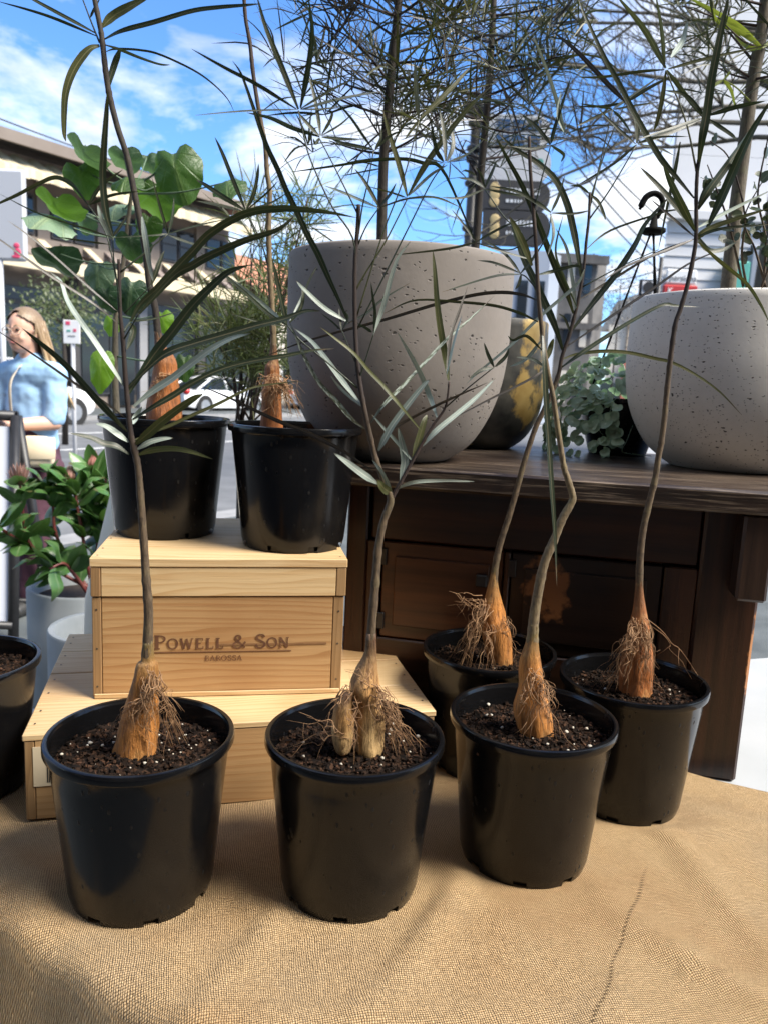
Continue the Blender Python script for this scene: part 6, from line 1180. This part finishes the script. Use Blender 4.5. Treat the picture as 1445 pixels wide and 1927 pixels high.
for i, a in enumerate([('big_p', 165, 288, 95, 34, 28, 1), ('big_p', 237, 298, 72, 34, 0, 1), ('big_p', 283, 306, 48, 32, -20, 1), ('big', 335, 322, 108, 112, -15, 1), ('big', 155, 335, 80, 58, 0, 1), ('big', 240, 345, 70, 42, 0, -1), ('big', 115, 387, 105, 38, 12, 1), ('big_p', 95, 420, 112, 34, 14, -1), ('big', 298, 372, 105, 62, 10, 1), ('big_d', 108, 487, 105, 44, -14, 1), ('big_p', 187, 517, 70, 68, 0, 1), ('big_d', 248, 552, 72, 74, 8, 1), ('big_d', 252, 462, 76, 54, 0, 1), ('big_y', 192, 692, 56, 88, 5, 1), ('big_y', 212, 610, 40, 42, 10, 1), ('big_y', 308, 602, 46, 46, -10, 1), ('big', 348, 688, 44, 56, 0, 1), ('big_p', 162, 418, 50, 40, 20, 1), ('big_p', 222, 396, 70, 40, 0, -1), ('big', 432, 352, 76, 50, -10, -1), ('big_d', 205, 560, 60, 50, -10, 1), ('big', 280, 425, 60, 50, 10, 1)]): heart(*a, 60 + i)
# ------------------------------------------------------------------ proteas and pale cylinder pots
def cyl(label, x, y, h, r, empty=False):
    t = thing('cylinder_planter', (x, y, 0), label, 'planter', 'pale grey cylinder planters'); mb = MB(); mb.lathe([(r * .97, 0), (r, .01), (r, h - .006), (r - .004, h), (r - .018, h), (r - .022, h - .006), (r - .022, h - (.12 if empty else .06))], 56, (x, y, 0), capt=False); auto(mb.build('pot_wall', MT['conc_p'], t), 40)
    if empty:
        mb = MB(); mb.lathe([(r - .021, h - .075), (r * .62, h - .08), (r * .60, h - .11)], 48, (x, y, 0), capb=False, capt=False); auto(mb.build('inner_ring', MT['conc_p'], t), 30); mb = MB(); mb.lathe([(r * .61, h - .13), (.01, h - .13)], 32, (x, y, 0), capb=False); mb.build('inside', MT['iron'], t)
    else: mb = MB(); mb.lathe([(r - .02, h - .05), (.01, h - .045)], 32, (x, y, 0), capb=False); mb.build('soil', MT['soil'], t)
    return t
P1 = onz(57, 1095, .50); cyl('pale grey cylinder pot holding the protea bush', P1.x + .22, P1.y, .50, .215); pcx, pcy = P1.x + .22, P1.y
P2 = onz(95, 1172, .55); cyl('empty pale grey cylinder pot in front of the protea pot', P2.x + .185, P2.y, .55, .18, True)
t = thing('protea_bush', (pcx, pcy, .46), 'protea bush with glossy green leaves and pink flower heads', 'shrub')
PRL = []
for s_ in range(3):
    mb = MB(); st_ = random.getstate(); random.seed(s_); mb.blade([Vector((0, 0, 0)), Vector((.03, 0, .006)), Vector((.07, 0, .006 + .006 * s_)), Vector((.105, 0, -.006 * s_))], .050, 0, .28, 9, prof=lambda q: max(.05, math.sin(math.pi * min(1, q * .93 + .05)) ** .8 if q > .12 else .12 + q), view=Vector((0, 0, 1))); random.setstate(st_); PRL.append(mb.build('leaf', MT['protea'], mesh_only=True))
rg = random.Random(71); nl = 0
def protea_stem(pts, dY, n, flower=None):
    P = pxline(pts, pcy - .12, dY, 30); mb = MB(); mb.tube(P, [lerp(.008, .0045, i / 29) for i in range(30)], 8); mb.build('stem', MT['redstem'], t)
    for k in range(n):
        i = rg.randrange(5, 30); p = P[i]; d = (P[min(29, i + 1)] - P[i - 1]).normalized(); a = rg.uniform(0, 6.28); side = (Matrix.Rotation(a, 3, d) @ d.orthogonal()).normalized(); dirv = (side + d * rg.uniform(.35, 1.1)).normalized()
        o = inst('leaf', PRL[rg.randrange(3)], t); o.location = p; o.rotation_euler = (dirv.to_track_quat('X', 'Z').to_matrix() @ Matrix.Rotation(rg.uniform(-.9, .9), 3, 'X')).to_euler(); s_ = rg.uniform(.95, 1.5); o.scale = (s_, s_, s_)
    if flower:
        e = P[-1]; d = (P[-1] - P[-3]).normalized(); st_ = random.getstate(); random.seed(int(pts[0][0])); mb = MB()
        for k in range(34):
            a = k * 2.39996; q = k / 34; r = lerp(.012, .030, q) * flower[1]; ln = lerp(.105, .06, q) * flower[1]; sd_ = Vector((math.cos(a), math.sin(a), 0)); b = e + sd_ * r * .5
            mb.blade([b, b + sd_ * r * .8 + Z0 * ln * .45, b + sd_ * r * flower[2] + Z0 * ln], .016 * flower[1], 0, .3, 7, view=-sd_)
        random.setstate(st_); mb.build('flower', MT[flower[0]], t)
protea_stem([(175, 1110), (160, 1030), (148, 960), (140, 920), (133, 905)], .05, 30, ('petal_d', .62, .4))
protea_stem([(175, 1110), (110, 1075), (70, 1040), (48, 1000), (42, 940), (38, 912)], -.12, 20, ('petal_d', .8, 1.5))
protea_stem([(180, 1110), (185, 1010), (182, 930), (178, 885)], .16, 30, ('petal', .78, .35))
protea_stem([(178, 1110), (195, 1040), (205, 980), (200, 900)], .1, 26)
protea_stem([(170, 1110), (130, 1060), (105, 1000), (100, 950), (90, 915)], .02, 26)
protea_stem([(165, 1115), (140, 1080), (120, 1060), (95, 1070)], -.14, 12)
protea_stem([(70, 1040), (40, 1020), (10, 1000), (-10, 985)], -.2, 10)
# ------------------------------------------------------------------ A-frame board
t = thing('a_frame_sign', onz(20, 1210, 0), 'white A-frame pavement board with black frame at the left edge', 'sign')
AP = onz(30, 1207, 0); BP = at(8, 785, AP.y + .18); xr = AP.x
def bar(a, b, w_, name='frame_bar'): mb = MB(); mb.tube([a, b], w_, 10); mb.build(name, MT['iron'], t)
for back in (0, 1):
    dy = .42 * back; top = Vector((BP.x, AP.y + .30, BP.z)); br_ = Vector((xr - .01, AP.y + dy, .02)); bl = br_ - Vector((.62, 0, 0)); tl = top - Vector((.62, 0, 0)); tp_ = top + Vector((0, .02 * back, 0))
    bar(br_, tp_, .026); bar(bl, tl + Vector((0, .02 * back, 0)), .026); bar(br_ + Z0 * .06, bl + Z0 * .06, .02); bar(tp_, tl + Vector((0, .02 * back, 0)), .026)
    if not back:
        mb = MB(); nrm = (top - br_).cross(X0).normalized() * .006; mb.prism([br_ + (top - br_) * .07 - X0 * .03, br_ + (top - br_) * .95 - X0 * .03, bl + (tl - bl) * .95 + X0 * .03, bl + (tl - bl) * .07 + X0 * .03], nrm); bd_ = mb.build('board', MT['boardw'], t, smooth=False)
        mb = MB(); c = br_ + (top - br_) * .34 - X0 * .20 - Vector((0, .012, 0)); mb.ball(c, (.06, .004, .11), 14, 8, .2); mb.build('print', MT['lilac'], bd_)
# ------------------------------------------------------------------ bare street tree and a small leafy one
t = thing('street_tree', at(1400, 700, 11.0) * 1 - Z0 * at(1400, 700, 11.0).z, 'bare street tree with fine upswept twigs at upper right', 'tree')
rg = random.Random(81); tk = MB(); tw = MB(); TY = 11.0
base = Vector(t.location)
tk.tube([base, base + Vector((.1, 0, 2)), at(1480, 250, TY), at(1490, 60, TY)], [.17, .14, .11, .08], 10)
def twig(p, d, L, r, lv):
    n = 6; pts = [p]; dd = d.copy()
    for i in range(n):
        dd = (dd + Vector((rg.gauss(0, .13), rg.gauss(0, .13), rg.gauss(.04 if lv > 0 else -.02, .10) + (.10 if lv >= 2 else 0)))).normalized(); pts.append(pts[-1] + dd * L / n)
    (tk if lv == 0 else tw).tube(pts, [lerp(r, r * .45, i / n) for i in range(n + 1)], 5 if lv else 7, False)
    if lv >= 3: return
    for k in range((6, 6, 5)[lv]):
        q = rg.randrange(2, n + 1); a = rg.uniform(0, 6.28); ax = (pts[min(q, n)] - pts[q - 1]).normalized(); sd_ = (Matrix.Rotation(a, 3, ax) @ ax.orthogonal()).normalized(); twig(pts[q], (ax * .9 + sd_ * rg.uniform(.5, 1.0)).normalized(), L * rg.uniform(.42, .68), r * .5, lv + 1)
for (pp, tt, L) in (((1485, 150), (1080, 95), 3.6), ((1480, 230), (1120, 150), 3.2), ((1490, 60), (1150, 10), 3.0), ((1480, 200), (1200, 190), 2.7), ((1480, 260), (1230, 240), 2.2), ((1490, 80), (1250, 60), 2.6), ((1482, 180), (1300, 130), 2.4)):
    a = at(*pp, TY); b = at(*tt, TY + rg.uniform(-1.2, 1.2)); twig(a, (b - a).normalized(), L, .036, 0)
tk.build('trunk', MT['bare'], t); o = tw.build('crown', MT['bare'], t)
def leaf_cloud(name, label, cpx, cpy, Y, rx, rz, n, mat, size, trunk=True):
    c = at(cpx, cpy, Y); t = thing(name, (c.x, Y, 0), label, 'tree'); rg = random.Random(int(cpx)); mb = MB()
    for k in range(n):
        v = Vector((rg.gauss(0, .45), rg.gauss(0, .45), rg.gauss(0, .45))); 
        if v.length > 1: continue
        p = c + Vector((v.x * rx, v.y * rx, v.z * rz)); a = Vector((rg.gauss(0, 1), rg.gauss(0, 1), rg.gauss(0, 1))).normalized(); b = a.orthogonal().normalized(); i0 = [mb.vert(p + a * size, (.2, 0)), mb.vert(p + b * size * .35, (.2, .5)), mb.vert(p - a * size, (.2, 1)), mb.vert(p - b * size * .35, (.2, .5))]; mb.f.append(tuple(i0))
    mb.build('crown', MT[mat], t); mb = MB(); mb.tube([(c.x, Y, 0), (c.x + .03, Y, c.z * .6), (c.x, Y, c.z + rz * .3)], [.06, .045, .02], 8)
    for k in range(5): a = k * 1.3; mb.tube([(c.x, Y, c.z - rz * .3), (c.x + math.cos(a) * rx * .5, Y + math.sin(a) * rx * .5, c.z + rz * .2)], [.02, .008], 5)
    mb.build('trunk', MT['trunk'], t)
leaf_cloud('young_tree', 'small leafy tree before the dark shopfront behind the woman', 118, 588, 14, .9, .7, 1500, 'shrub', .045)
leaf_cloud('roadside_tree', 'pale bare-looking tree at the far end of the street', 1165, 560, 45, 3.0, 3.2, 1500, 'leaf_u', .10)
# ================================================================== WOMAN
WYp = 4.3; wt = at(60, 700, WYp)
t = thing('person', (wt.x, WYp, 0), 'woman in a light blue knit top with a cream shoulder bag, walking past', 'person')
def W(px, py, dy=0.0): return at(px, py, WYp + dy)
S_ = WYp / FPX * 1.03
def fused(name, mat, par, mb, vox, sm=6, wr=0):
    o = mb.build(name, mat, par); r = o.modifiers.new('fuse', 'REMESH'); r.mode = 'VOXEL'; r.voxel_size = vox; r.use_smooth_shade = True
    if sm: s_ = o.modifiers.new('soft', 'SMOOTH'); s_.iterations = sm; s_.factor = .5
    if wr:
        tx = bpy.data.textures.get('cloth_folds') or bpy.data.textures.new('cloth_folds', 'CLOUDS'); tx.noise_scale = .10; tx.noise_depth = 2; d_ = o.modifiers.new('folds', 'DISPLACE'); d_.texture = tx; d_.strength = wr; d_.mid_level = .5; d_.texture_coords = 'LOCAL'
    return o
def lim(mb, pts, rad, n=14):
    P = cr([Vector(p) for p in pts], 14); rr = cr([Vector((r, 0, 0)) for r in rad], 14); mb.tube(P, [q.x for q in rr], n)
    mb.ball(P[0], rr[0].x, n, 8); mb.ball(P[-1], rr[-1].x, n, 8)
hd = W(44, 624); FD = Vector((-.28, -.96, -.03)).normalized(); SDv = Vector((FD.y, -FD.x, 0)).normalized() * -1    # facing; her left side
def H(f, s_, z): return hd + FD * f + SDv * s_ + Z0 * z
mb = MB()
def hball(f, s_, z, r, n=18, m=12):
    k = len(mb.v); mb.ball((0, 0, 0), r, n, m); 
    for i in range(k, len(mb.v)): q = mb.v[i]; mb.v[i] = H(f + q.x, s_ + q.y, z + q.z)
hball(-.012, 0, .028, (.092, .073, .088)); hball(.018, 0, -.03, (.070, .060, .085)); hball(.035, 0, -.082, (.042, .036, .026)); hball(.088, 0, -.022, (.013, .011, .012)); hball(.078, 0, .004, (.012, .009, .03)); hball(.052, .037, -.035, (.025, .02, .022)); hball(.052, -.037, -.035, (.025, .02, .022)); hball(-.012, .074, -.012, (.016, .008, .028)); hball(-.012, -.074, -.012, (.016, .008, .028))
lim(mb, [H(-.03, 0, -.05), H(-.04, 0, -.13), H(-.045, 0, -.2)], [.052, .05, .06]); chest = H(-.05, 0, -.34); hip = H(-.04, 0, -.72)
lim(mb, [H(-.045, 0, -.20), chest, hip], [.06, .085, .095])
for q in (1, -1):
    sh = H(-.05, q * .155, -.215); lim(mb, [H(-.045, 0, -.215), sh], [.05, .045])
    if q == 1: el = W(103, 796, -.02); wr = W(12, 800, -.22)
    else: el = H(.02, -.21, -.47); wr = H(.24, -.10, -.44)
    lim(mb, [sh, el], [.052, .042]); lim(mb, [el, el.lerp(wr, .4), wr], [.041, .038, .026])
    hdv = (wr - el).normalized(); up_ = Z0; pm = wr + hdv * .05; lim(mb, [wr, pm, wr + hdv * .085], [.026, .03, .03])
    lat_ = hdv.cross(up_).normalized()
    for k in range(4): b0 = wr + hdv * .085 + up_ * (.024 - .016 * k); ln = (.066, .075, .07, .055)[k]; lim(mb, [b0, b0 + hdv * ln * .55 + lat_ * .008, b0 + hdv * ln * .85 + lat_ * .03], [.009, .0085, .007], 8)
    b0 = wr + hdv * .03 + up_ * .025; lim(mb, [b0, b0 + hdv * .035 + up_ * .025, b0 + hdv * .065 + up_ * .028], [.011, .0095, .008], 8)
for q in (1, -1):
    hp_ = H(-.04, q * .085, -.74); kn = Vector((hp_.x + FD.x * .08 * q, hp_.y + FD.y * .08 * q, .47)); an = Vector((hp_.x + FD.x * .12 * q, hp_.y + FD.y * .12 * q, .09)); lim(mb, [hp_, kn, an], [.095, .06, .042]); lim(mb, [an - Z0 * .03, an + FD * .14 - Z0 * .055], [.042, .034])
body = fused('body', MT['skin'], t, mb, .0075, 3)
# clothes
mb = MB(); lim(mb, [H(-.045, 0, -.185), H(-.05, 0, -.34), H(-.045, 0, -.52), H(-.045, 0, -.60)], [.092, .142, .148, .152], 20)
for i_, v_ in enumerate(mb.v): f_ = (v_ - hd).dot(FD) + .048; mb.v[i_] = v_ - FD * f_ * .24
for q in (1, -1):
    sh = H(-.05, q * .15, -.235); el = W(103, 786, -.02) if q == 1 else H(.02, -.21, -.45); lim(mb, [H(-.045, 0, -.235), sh], [.096, .078]); lim(mb, [sh, sh.lerp(el, .55) + SDv * .005 * q, el.lerp(sh, .06)], [.070, .064, .064], 16)
fused('knit_top', MT['knit'], t, mb, .009, 3, .024)
mb = MB(); lim(mb, [H(-.045, 0, -.60), H(-.04, 0, -.72), H(-.04, 0, -.80)], [.140, .155, .14], 20)
for q in (1, -1):
    hp_ = H(-.04, q * .085, -.76); kn = Vector((hp_.x + FD.x * .08 * q, hp_.y + FD.y * .08 * q, .47)); an = Vector((hp_.x + FD.x * .12 * q, hp_.y + FD.y * .12 * q, .10)); lim(mb, [hp_, kn, an], [.115, .095, .085], 16)
fused('trousers', MT['maroon'], t, mb, .012, 4, .02)
for q in (1, -1):
    hp_ = H(-.04, q * .085, -.74); an = Vector((hp_.x + FD.x * .12 * q, hp_.y + FD.y * .12 * q, .05)); mb = MB(); lim(mb, [an - FD * .04, an + FD * .15 - Z0 * .012], [.05, .04]); mb.v = [Vector((v.x, v.y, max(.002, v.z))) for v in mb.v]; mb.build('shoe', MT['shoe'], t)
# hair: cap with a face opening, and long lengths down the back and over her left shoulder
mb = MB(); k0 = len(mb.v); mb.ball((0, 0, 0), (.108, .088, .106), 72, 56); mb.v = [H(-.022 + q.x, q.y, .028 + q.z) for q in mb.v]
keep = []
for f_ in mb.f:
    c = sum((mb.v[i] for i in f_), Vector()) / len(f_) - hd; ff, ss, zz = c.dot(FD), c.dot(SDv), c.z
    if ff > .028 - .25 * abs(ss) and zz < .088 - 6 * ss * ss + (.02 if abs(ss) < .02 else 0): continue
    if zz < -.04 and ff > -.03: continue
    keep.append(f_)
mb.f = keep
for a_ in range(-26, 35):
    a = a_ / 3; s0 = a / 11; st0 = H(-.05 - .04 * (1 - s0 * s0), s0 * .086, .03); m1 = H(-.075 - .03 * (1 - s0 * s0), s0 * .10, -.10); m2 = H(-.10, s0 * .13 + .02, -.24); e_ = H(-.13 - .02 * abs(s0), s0 * .14 + .06, -.36 - .06 * abs(math.sin(a * 2.1)))
    mb.tube(cr([st0, m1, m2, e_], 12), [q * rg.uniform(.5, .9) for q in (.016, .019, .02, .02, .02, .02, .019, .018, .017, .014, .010, .003)], 6)
for q in (1, -1):
    for k in range(4): mb.tube(cr([H(-.01 - .02 * k, q * .072, .06), H(-.025 - .02 * k, q * .092, -.03), H(-.05 - .02 * k, q * .10, -.13), H(-.08, q * .12, -.24)], 10), [.012] * 8 + [.009, .004], 6)
mb.build('hair', MT['hair'], t)
for q in (1, -1):
    mb = MB(); mb.ball(H(.075, q * .031, .008), (.010, .010, .007), 12, 8); mb.build('eye', MT['eye'], t)
    mb = MB(); mb.tube([H(.084, q * .014, .024), H(.083, q * .032, .031), H(.070, q * .048, .025)], [.0035, .004, .002], 6); mb.build('eyebrow', MT['hair'], t)
mb = MB(); mb.tube([H(.072, -.024, -.062), H(.086, -.008, -.059), H(.087, .008, -.059), H(.072, .024, -.062)], [.002, .006, .006, .002], 8); mb.build('lips', MT['lip'], t)
gl = None
mb = MB()
for q in (1, -1): mb.tube([H(.094 - .012 * (abs(math.cos(a) * .5 + q * .5)), q * .034 + math.cos(a) * .027, .002 + math.sin(a) * .021) for a in [6.2832 * k / 20 for k in range(21)]], .0024, 6, False)
mb.tube([H(.098, -.008, .006), H(.100, 0, .009), H(.098, .008, .006)], .0024, 6)
for q in (1, -1): mb.tube([H(.085, q * .060, .006), H(.04, q * .078, .008), H(-.015, q * .080, .004)], .0022, 6)
mb.build('spectacles', MT['frame_clear'], t)
bg0, bg1 = W(24, 822, -.20), W(107, 880, -.12)
bag = thing('shoulder_bag', W(65, 880, -.16), 'cream canvas shoulder bag hanging at the woman\'s hip', 'bag')
mb = MB(); ax_ = (Vector((bg1.x, bg1.y, 0)) - Vector((bg0.x, bg0.y, 0))); Lb = ax_.length; ax_.normalize(); bf = (Vector((bg0.x, bg0.y, bg1.z)), ax_, Vector((-ax_.y, ax_.x, 0)), Z0); mb.fbox(bf, (0, -.045, 0), (Lb, .045, bg0.z - bg1.z + .01), .028); o = mb.build('body', MT['bag'], bag); s_ = o.modifiers.new('soft', 'SUBSURF'); s_.levels = 2; s_.render_levels = 2
mb = MB(); mb.fbox(bf, (.004, -.05, .05), (Lb - .004, -.046, bg0.z - bg1.z + .004), .0018); mb.build('flap', MT['bag'], bag)
mb = MB(); pts = cr([W(28, 824, -.17), W(20, 760, -.20), W(20, 720, -.195), W(32, 696, -.13), W(42, 688, -.02)], 20); mb.blade(pts, .018, 0, 0.02, 20, prof=lambda q: 1.0, view=FD); o = mb.build('strap', MT['strap'], bag); o.modifiers.new('th', 'SOLIDIFY').thickness = .002
